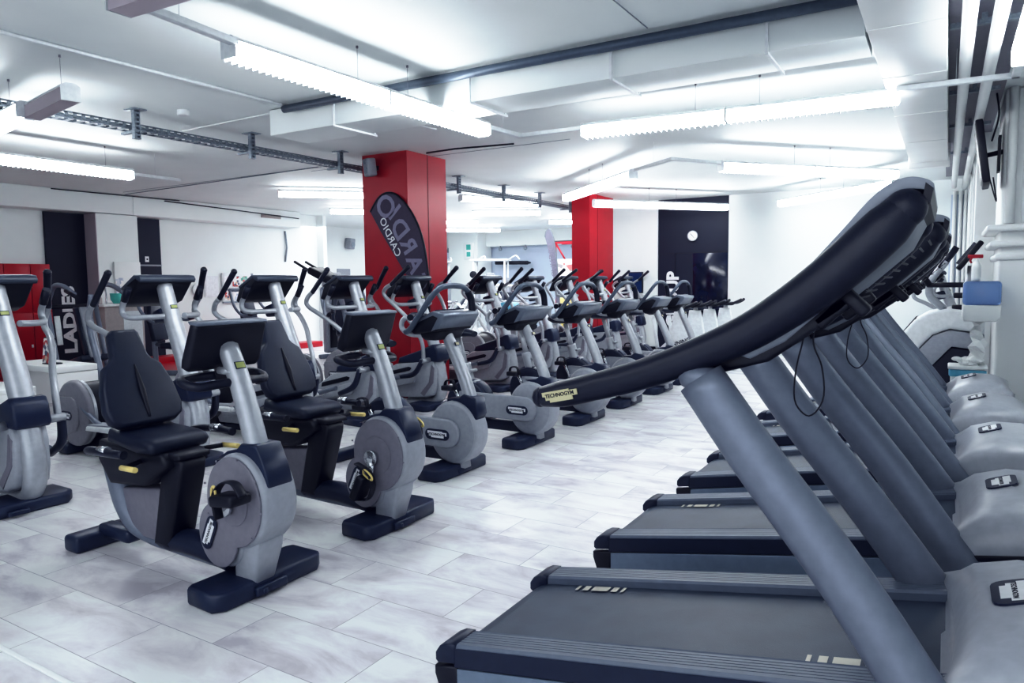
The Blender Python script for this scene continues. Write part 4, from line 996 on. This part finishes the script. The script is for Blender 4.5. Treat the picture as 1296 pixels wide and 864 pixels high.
# notice board and papers
t = thing('notice_board', 'framed notice board covered in small flyers on the left wall', 'notice board', (-12.47, 9.86, 1.33))
b = MB(); b.box((0, 0, 0), (.04, 1.06, .60), bev=.004, mat=M['whitem']); b.box((.022, .19, 0), (.01, .05, .58), mat=M['galv']); b.box((.022, 0, -.29), (.03, 1.08, .03), mat=M['galv']); b.build('frame', None, t)
for i in range(5):
    for j in range(2):
        b = MB(); b.box((.025, -.42 + i * .205 + (.03 if i > 2 else 0), -.14 + j * .27), (.006, .16, .21)); b.build('flyer', M[('flyer', 'flyer2', 'logo', 'flyer', 'flyer4')[(i + j * 2) % 5]], t)
b = MB(); b.box((-12.49, 9.1, 1.36), (.01, .30, .42)); b.box((-12.484, 9.1, 1.36), (.008, .25, .36), mat=None); tag(b.build('wall_notice', M['logo']), 'plain white notice sheet left of the notice board', 'notice')
t = thing('wall_gauge', 'round white dial on the left wall beside the notice sheet', 'dial', (-12.47, 8.78, 1.30))
b = MB(); b.disc((0, 0), .12, -.02, .02, 24, axis='x', bev=.005); b.build('dial_face', M['whitem'], t); b = MB(); b.disc((0, 0), .05, .018, .024, 16, axis='x'); b.build('dial_centre', M['grey'], t)
b = MB(); b.box((-14.49, 13.6, 1.28), (.01, .55, .75)); tag(b.build('wall_poster', M['flyer2']), 'tall pale poster above the beige counter', 'poster')
b = MB(); b.box((-14.48, 13.1, .95), (.01, .3, .3)); tag(b.build('wall_poster', M['flyer']), 'small dark poster left of the tall pale one above the counter', 'poster')
b = MB(); b.box((-14.48, 14.8, 1.6), (.02, .5, .4)); tag(b.build('wall_panel', M['grey']), 'grey control panel on the wall left of the red pillar', 'control panel')
t = thing('counter', 'long beige counter against the recess wall left of the red pillar', 'counter', (-13.6, 14.0, 0))
b = MB(); b.box((0, 0, .42), (.8, 3.4, .84), bev=.01); b.build('body', M['beige'], t); b = MB(); b.box((.02, 0, .86), (.9, 3.5, .04), bev=.01); b.build('counter_top', M['mauve'], t)
for y in (-.9, .2, 1.2):
    b = MB(); b.box((.405, y, .5), (.01, 1.0, .6), bev=.002); d = b.build('door', M['beige'], t); b = MB(); b.box((.42, y, .72), (.015, .2, .02)); b.build('handle', M['galv'], d)

# ------------------------------------------------------------ strength machines
def pulley_press(loc, rot, label, s=1.):
    t = thing('strength_machine', label, 'gym machine', loc, rot)
    b = MB()
    b.tube([(.0, -.3, .05), (-.18, -.3, .55), (-.36, -.3, 1.12)], .032, mat=M['silverdk']); b.tube([(-.36, -.3, 1.12), (-.22, -.3, 1.28), (-.05, -.3, 1.40), (.25, -.3, 1.40), (.62, -.3, 1.30)], .032, mat=M['silverdk'])
    b.tube([(.62, -.1, 1.28), (.50, -.1, .9), (.75, -.1, .35), (.82, -.1, .05)], .04, mat=M['silverdk'])
    b.tube([(-.36, .3, 1.12), (-.22, .3, 1.28), (-.05, .3, 1.40), (.25, .3, 1.40), (.62, .3, 1.30)], .032, mat=M['silverdk'])
    b.tube([(.0, .3, .05), (-.36, .3, 1.12)], .032, mat=M['silverdk']); b.tube([(-.36, -.33, 1.12), (-.36, .33, 1.12)], .03, mat=M['black'])
    b.box((.4, 0, .05), (1.1, .7, .05), bev=.015, mat=M['black'])
    b.build('frame', None, t)
    b = MB(); b.prism([(-.10, 1.12), (.05, 1.1), (.32, .58), (.30, .45), (.2, .5)], -.10, .10, bev=.03); b.build('backrest', M['pad'], t)
    b = MB(); b.prism([(.05, 1.12), (.10, 1.12), (.38, .5), (.36, .42)], -.07, .07, bev=.015); b.build('cushion', M['grey'], t)
    b = MB(); b.box((.15, 0, .42), (.45, .36, .08), rot=ry(-.2), bev=.025); b.build('seat', M['pad'], t)
    b = MB(); b.tube([(.5, -.35, 1.34), (.85, -.35, 1.26)], .025); b.tube([(.5, .35, 1.34), (.85, .35, 1.26)], .025); b.build('handle', M['black'], t)
    b = MB(); b.tube([(-.15, -.26, 1.0), (-.08, -.26, .62)], .035); b.build('piston', M['whitem'], t); b = MB(); b.tube([(.05, -.2, .25), (.45, -.2, .32)], .02); b.build('link_bar', M['whitem'], t)
    return t
pulley_press((-9.95, 5.25, 0), -.15, 'silver framed leg machine with grey shaped pad in front of the black door')
def seated_machine(loc, rot, label, col='silverdk', stack=True, arms=True):
    t = thing('strength_machine', label, 'gym machine', loc, rot)
    b = MB(); b.box((0, 0, .05), (1.2, .10, .08), bev=.02); b.box((-.5, 0, .05), (.1, .7, .08), bev=.02); b.box((.5, 0, .05), (.1, .6, .08), bev=.02)
    b.tube([(-.35, 0, .08), (-.38, 0, .8), (-.45, 0, 1.35)], .04); b.tube([(.1, 0, .08), (.1, 0, .42)], .035); b.tube([(-.38, 0, .5), (.1, 0, .4)], .03)
    b.tube([(-.45, -.3, 1.3), (-.45, .3, 1.3)], .03); b.build('frame', M[col], t)
    b = MB(); b.box((.05, 0, .48), (.42, .38, .09), bev=.03); b.build('seat', M['pad'], t)
    b = MB(); b.prism([(-.17, 0), (.17, 0), (.19, .3), (.12, .62), (-.12, .62), (-.19, .3)], -.04, .04, 'x', bev=.02); b.transform(tr(-.27, 0, .55) @ ry(-.14)); b.build('backrest', M['pad'], t)
    if arms:
        for s_ in (-1, 1):
            b = MB(); b.tube([(-.45, s_ * .3, 1.3), (-.3, s_ * .36, 1.0), (-.1, s_ * .38, .85), (.12, s_ * .36, .9)], .024, mat=M[col]); b.tube([(.0, s_ * .37, .87), (.16, s_ * .36, .91)], .03, mat=M['grip']); b.build('lever_arm', None, t)
        b = MB(); b.tube([(.28, -.2, .38), (.28, .2, .38)], .06); b.tube([(.42, -.2, .2), (.42, .2, .2)], .06); b.build('leg_roller', M['pad'], t)
    if stack:
        b = MB(); b.box((-.62, 0, .85), (.16, .34, 1.5), bev=.03); b.build('weight_tower', M['grey'], t)
        b = MB(); b.box((-.53, 0, .5), (.02, .2, .6)); b.build('weight_stack', M['black'], t)
    return t
seated_machine((-10.1, 6.7, 0), .4, 'dark seated machine with black rollers behind the second elliptical', stack=False)
seated_machine((-10.4, 8.6, 0), .2, 'seated machine with black backrest in front of the notice board', stack=False)
seated_machine((-9.3, 9.6, 0), -.3, 'seated machine with wide black pads left of the red pillar')
seated_machine((-8.3, 8.6, 0), -.6, 'silver seated machine between the third and fourth ellipticals', stack=False)
t = thing('press_rack', 'black pivoting arms of a rack rising left of the red pillar', 'gym machine', (-7.0, 7.0, 0), -.0)
b = MB(); b.tube([(.2, 0, .05), (.15, 0, 1.0), (-.05, 0, 1.5)], .035); b.box((.2, 0, .04), (.5, .6, .07), bev=.02); b.build('post', M['silverdk'], t)
b = MB(); b.box((-.15, 0, 1.49), (.50, .28, .10), rot=ry(.38), bev=.025); b.tube([(-.36, -.10, 1.56), (-.66, -.10, 1.70)], .018); b.tube([(-.36, .10, 1.56), (-.66, .10, 1.70)], .018); b.build('arm_pad', M['black'], t)
# recess area behind the pillars
def cable_tower(loc, rot, label):
    t = thing('cable_machine', label, 'gym machine', loc, rot)
    b = MB()
    for x in (-.45, .45):
        for y in (-.18, .18): b.tube([(x, y, .05), (x, y, 2.0)], .03)
    b.box((0, 0, 2.0), (1.1, .46, .06), bev=.02); b.box((0, 0, .05), (1.1, .5, .08), bev=.02)
    b.tube([(-.45, 0, 1.95), (-.1, -.3, 2.1), (.0, -.5, 2.0)], .02, mat=None); b.tube([(.45, 0, 1.95), (.8, -.3, 2.1), (.95, -.5, 2.0)], .02)
    b.build('frame', M['whitem'], t)
    for x in (-.45, .45):
        b = MB(); b.box((x, 0, .9), (.24, .26, 1.2), bev=.05); b.build('weight_cover', M['grey'], t)
    b = MB(); b.disc((0, 1.35), .15, -.22, -.16, 24, bev=.01); b.build('pulley', M['black'], t); b = MB(); b.disc((-.45, 1.6), .1, -.24, -.18, 20, bev=.01); b.build('pulley', M['black'], t)
    return t
cable_tower((-11.0, 17.0, 0), .3, 'white cable machine with grey weight covers at the back')
cable_tower((-13.2, 17.2, 0), .1, 'white cable machine beside the back wall column')
def rack(loc, rot, label, mats='whitem'):
    t = thing('training_bench', label, 'gym bench', loc, rot)
    b = MB()
    b.tube([(-.5, -.25, .05), (.1, -.25, 1.0)], .03); b.tube([(-.5, .25, .05), (.1, .25, 1.0)], .03); b.tube([(.5, -.25, .05), (-.1, -.25, .9)], .03); b.tube([(.5, .25, .05), (-.1, .25, .9)], .03)
    for z, x in ((.3, -.33), (.6, -.15), (.95, .07)): b.tube([(x, -.25, z), (x, .25, z)], .025)
    b.box((-.5, 0, .04), (.08, .7, .07), bev=.02); b.box((.5, 0, .04), (.08, .7, .07), bev=.02); b.build('frame', M[mats], t)
    b = MB(); b.box((-.15, 0, .72), (.75, .28, .08), rot=ry(-.9), bev=.03); b.build('pad', M['pad'], t)
    b = MB(); b.tube([(.1, -.35, 1.0), (.1, .35, 1.0)], .02); b.build('bar', M['chrome'], t)
    return t
rack((-8.6, 11.6, 0), .2, 'white framed incline bench just right of the nearer red pillar')
rack((-7.6, 12.4, 0), -.5, 'white framed bench midway between the red pillars')
rack((-9.6, 13.6, 0), .7, 'white framed bench farther back between the red pillars')
rack((-7.3, 10.6, 0), 1.2, 'white framed incline frame behind the ellipticals right of the nearer pillar')
seated_machine((-8.6, 14.4, 0), .4, 'white seated machine with tall weight tower between the red pillars', 'whitem')
seated_machine((-7.9, 13.3, 0), -.2, 'white seated machine beside the pale flag', 'whitem', stack=False)
seated_machine((-11.6, 15.2, 0), .3, 'white seated machine right behind the nearer red pillar', 'whitem')
t = thing('step_machine', 'white framed machine with two slanting black rails at the right of the nearer pillar', 'gym machine', (-7.35, 9.35, 0), .2)
b = MB(); b.box((0, 0, .05), (1.0, .5, .08), bev=.02); b.tube([(-.3, -.2, .08), (.25, -.2, 1.55)], .03); b.tube([(-.3, .2, .08), (.25, .2, 1.55)], .03); b.tube([(.25, -.2, 1.55), (.25, .2, 1.55)], .02); b.build('frame', M['whitem'], t)
b = MB(); b.tube([(-.05, -.24, .95), (.20, -.24, 1.55)], .03); b.tube([(-.05, .24, .95), (.20, .24, 1.55)], .03); b.build('rail_pad', M['black'], t)
t = thing('exercise_ball_rack', 'low dark rack with blue drums behind the ellipticals near the pale flag', 'rack', (-7.1, 11.6, 0))
b = MB(); b.box((0, 0, .45), (.5, .3, .9), bev=.02); b.build('frame', M['grey'], t)
b = MB(); b.tube([(0, -.2, .85), (0, .2, .85)], .16, seg=20); b.build('drum', M['bluebin'], t)
t = thing('poster_stand', 'pale red and grey poster board left of the far red pillar', 'poster', (-8.05, 16, 0))
b = MB(); b.box((0, 0, 1.55), (.72, .03, .78)); b.build('print', M['flyer3'], t); b = MB(); b.box((-.2, .02, .58), (.03, .03, 1.16)); b.box((.2, .02, .58), (.03, .03, 1.16)); b.box((0, .02, .02), (.6, .35, .04)); b.build('stand', M['galv'], t)
t = thing('pull_up_rack', 'red overhead rack arm left of the far red pillar', 'rack', (-8.3, 16.6, 0))
b = MB(); b.box((.0, 0, 2.38), (.9, .06, .05)); b.box((.0, .4, 2.38), (.9, .06, .05)); b.tube([(-.42, 0, 2.36), (-.12, 0, 1.9)], .022); b.tube([(-.42, 0, .02), (-.42, 0, 2.38)], .018); b.tube([(.42, .2, .02), (.42, .2, 2.38)], .03); b.build('frame', M['red'], t)
b = MB(); b.tube([(-.45, .02, 2.41), (.45, .02, 2.41)], .03); b.build('bar', M['black'], t)
b = MB(); b.tube([(-12.1, 19.0, 1.98), (-10.95, 19.0, 1.96)], .06, seg=10); b.tube([(-12.0, 19.4, 1.98), (-12.0, 19.0, 1.98)], .03); b.tube([(-11.1, 19.4, 1.97), (-11.1, 19.0, 1.97)], .03); tag(b.build('wall_bar', M['black']), 'long black horizontal bar mounted on the back wall', 'bar')
b = MB(); b.tube([(-14.15, 19.0, 2.0), (-13.75, 19.0, 2.0)], .06, seg=10); b.tube([(-13.9, 19.4, 2.), (-13.9, 19.0, 2.)], .03); tag(b.build('wall_bar', M['black']), 'short black bar on the back wall left of the white column', 'bar')
t = thing('exit_sign', 'small green and white exit symbol sign on the back column', 'sign', (-12.75, 18.47, 2.35))
b = MB(); b.box((0, 0, 0), (.34, .04, .50), bev=.004); b.build('panel', M['white'], t)
b = MB(); b.box((.0, -.022, .12), (.16, .006, .16)); b.box((0, -.022, -.1), (.14, .006, .14)); b.build('green_symbol', M['teal'], t)
for i, x in enumerate((-13.9, -11.9, -11.0, -10.1, -9.4)):
    b = MB(); b.ball((x, 18.95, 2.40), .06); b.tube([(x, 18.95, 2.40), (x, 18.95, 2.5)], .02, seg=6); tag(b.build('ceiling_spotlight', M['galv']), 'tiny dark spotlight under the casing at the back wall', 'spotlight', 'spotlights along the back wall')
# yellow crate behind
b = MB(); b.box((-7.6, 15.3, .5), (.5, .4, 1.0), bev=.02); tag(b.build('vending_box', M['yellow']), 'pale yellow box standing left of the far red pillar', 'box')

# ------------------------------------------------------------ right side by the pier
t = thing('towel_dispenser', 'white paper dispenser with translucent blue cover on the right pier', 'dispenser', (.245, 7.18, 1.06))
b = MB(); b.prism([(-.135, .0), (-.12, -.035), (.10, -.035), (.135, .0), (.135, .10), (-.135, .10)], -.10, .12, bev=.012); b.build('base', M['white'], t)
b = MB(); b.box((0, .01, .20), (.27, .22, .20), bev=.03, seg=3); b.build('blue_cover', M['blueclear'], t)
b = MB(); b.tube([(-.02, -.02, .25), (-.02, .06, .25)], .075, seg=18); b.build('paper_roll', M['white'], t)
b = MB()
random.seed(3)
zs = [1.03 - i * .045 for i in range(10)]
prev = None
for i, z in enumerate(zs):
    x = .235 + random.uniform(-.02, .02); y = 7.18 + random.uniform(-.02, .02); w = .045 + random.uniform(-.01, .02)
    cur = [b.bm.verts.new((x - w, y, z)), b.bm.verts.new((x, y - .03 * (1 if i % 2 else -1), z + .01)), b.bm.verts.new((x + w, y, z - .01))]
    if prev: b.bm.faces.new((prev[0], prev[1], cur[1], cur[0])); b.bm.faces.new((prev[1], prev[2], cur[2], cur[1]))
    prev = cur
tag(b.build('paper_strip', M['white']), 'crumpled white paper strip hanging from the blue dispenser', 'paper')
t = thing('waste_bin', 'white waste bin with blue liner below the paper dispenser', 'bin', (.165, 7.15, 0))
b = MB(); b.prism([(-.10, 0), (.10, 0), (.125, .62), (-.125, .62)], -.12, .12, bev=.02); b.build('body', M['white'], t)
b = MB(); b.box((0, 0, .595), (.268, .262, .06), bev=.012); b.build('liner', M['bluebin'], t)
b = MB(); b.box((0, 0, .64), (.285, .28, .03), bev=.01); b.build('rim', M['white'], t)
b = MB()
for i in range(16): b.ball((random.uniform(-.11, .11), random.uniform(-.09, .09), .665 + random.uniform(0, .045)), random.uniform(.02, .04), sc=(1.4, 1, .7), seg=7)
for f in b.bm.faces: f.smooth = False
tag(b.transform(tr(.165, 7.15, 0)).build('crumpled_paper', M['white']), 'heap of crumpled white paper on top of the waste bin', 'paper', kind='stuff')
t = thing('spray_bottle', 'white spray bottle with red trigger on top of the blue dispenser', 'bottle', (.20, 7.18, 1.362))
b = MB(); b.tube([(0, 0, 0), (0, 0, .12), (0, 0, .16), (0, 0, .19)], [.035, .035, .018, .014], seg=16); b.build('body', M['white'], t)
b = MB(); b.box((-.01, 0, .205), (.11, .025, .03), bev=.006); b.tube([(-.03, 0, .20), (-.045, 0, .17), (-.035, 0, .15)], .008); b.build('trigger_head', M['red'], t)
t = thing('wall_television', 'flat black television seen edge-on, mounted high on the right pier', 'television', (.215, 7.45, 2.43))
b = MB(); b.box((0, 0, 0), (.055, .62, .52), rot=ry(-.14) @ rz(-.02), bev=.01); b.build('casing', M['black'], t)
b = MB(); b.box((-.029, 0, 0), (.004, .58, .46), rot=ry(-.14) @ rz(-.02)); b.build('screen', M['black'], t)
b = MB(); b.tube([(.03, 0, 0), (.15, 0, .02)], .02, sub=1); b.box((.12, 0, .0), (.02, .14, .30)); b.build('wall_mount', M['black'], t)
b = MB(); b.tube([(.06, -.1, .1), (.10, -.15, .3), (.08, -.1, .5)], .008, seg=6); b.tube([(.06, .0, -.2), (.11, -.1, -.4), (.08, -.1, -.2)], .006, seg=6); b.build('cable', M['black'], t)

# stair climber
t = thing('stair_climber', 'grey and white stair climber beyond the treadmills at the right', 'stair climber', (.03, 8.3, 0))
b = MB(); b.prism([(-.75, .34), (-.70, .46), (-.30, .98), (-.18, 1.06), (.0, 1.10), (.18, 1.08), (.28, .98), (.28, .86), (.0, .90), (-.14, .84), (-.55, .34)], -.28, .28, bev=.03, mat=M['whitem'])
b.build('upper_shell', None, t)
b = MB(); b.prism([(-.56, .30), (-.14, .83), (0, .89), (.28, .85), (.28, .70), (.02, .73), (-.40, .22)], -.27, .27, bev=.01); b.build('side_band', M['grey'], t)
b = MB(); b.prism([(-.60, .0), (-.40, .22), (.02, .72), (.27, .69), (.30, .0)], -.25, .25, bev=.01); b.build('lower_body', M['wblack'], t)
b = MB(); b.prism([(-.68, .48), (-.3, .99), (-.28, 1.0), (-.66, .49)], -.20, -.14); b.build('track_slot', M['black'], t); b = MB(); b.prism([(-.68, .48), (-.3, .995), (-.28, 1.005), (-.66, .49)], .14, .20); b.build('track_slot', M['black'], t)
for s_ in (-1, 1):
    b = MB(); b.tube([(-.05, s_ * .2, 1.08), (-.18, s_ * .24, 1.22), (-.17, s_ * .26, 1.36), (-.05, s_ * .27, 1.55)], .03, mat=M['silver']); b.tube([(-.10, s_ * .27, 1.48), (.03, s_ * .27, 1.68)], .028, mat=M['grip']); b.build('handle_arm', None, t)
    b = MB(); b.tube([(.12, s_ * .1, 1.08), (.16, s_ * .1, 1.5)], .03); b.build('console_post', M['silver'], t)
b = MB(); b.box((.14, 0, 1.60), (.05, .42, .32), rot=ry(.62), bev=.015, mat=M['black']); b.box((.11, 0, 1.62), (.03, .34, .24), rot=ry(.62), mat=M['screen']); b.build('console', None, t)
b = MB(); b.tube([(-.20, .3, 1.32), (.15, .3, 1.32)], .022); b.build('cross_handle', M['black'], t); b = MB(); b.tube([(-.20, -.3, 1.32), (.15, -.3, 1.32)], .022); b.tube([(-.30, -.3, 1.5), (-.18, -.3, 1.32)], .028); b.build('cross_handle', M['black'], t); b = MB(); b.box((.08, -.2, 1.22), (.12, .12, .05), bev=.01); b.box((.08, -.2, 1.10), (.14, .12, .06), bev=.01); b.box((.12, -.16, 1.16), (.03, .03, .16)); b.build('holder', M['black'], t)
# another trainer behind it
r = dup(EL, (.15, 10.6, 0), 'grey wheeled trainer half hidden behind the stair climber at the right', rotz=PI * .0, group='')
del r['group']
# unused: drop stray property if empty

# ------------------------------------------------------------ lights and world
w = bpy.data.worlds.new('world'); SC.world = w; w.use_nodes = True
bg = w.node_tree.nodes['Background']; bg.inputs['Color'].default_value = (.84, .91, 1., 1); bg.inputs['Strength'].default_value = 1.75
def area(loc, size, power, rot=(0, 0, 0), col=(.94, .97, 1)):
    ld = bpy.data.lights.new('fill_area_light', 'AREA'); ld.shape = 'RECTANGLE'; ld.size, ld.size_y = size; ld.energy = power; ld.color = col
    o = bpy.data.objects.new('fill_area_light', ld); COL.objects.link(o); o.location = loc; o.rotation_euler = rot
area((-10, 14.5, 2.7), (5, 6), 170)  # added fill that brightens the back hall, no panel hangs there
area((-2, -1.0, 2.7), (5, 2), 60)  # added fill behind the camera, lighting the near machines
SC.view_settings.view_transform = 'Standard'
SC.view_settings.look = 'None'
SC.view_settings.exposure = 0.0
SC.view_settings.use_curve_mapping = True
cm = SC.view_settings.curve_mapping
def curve(i, pts):
    c = cm.curves[i]
    c.points[0].location = pts[0]; c.points[-1].location = pts[-1]
    for p in pts[1:-1]: c.points.new(*p)
curve(3, [(0, 0), (.04, .022), (.16, .15), (.40, .50), (.70, .90), (1, 1)])
curve(2, [(0, .006), (.10, .108), (.5, .505), (1, 1)])
cm.update()
SC.cycles.use_denoising = True
SC.cycles.max_bounces = 6
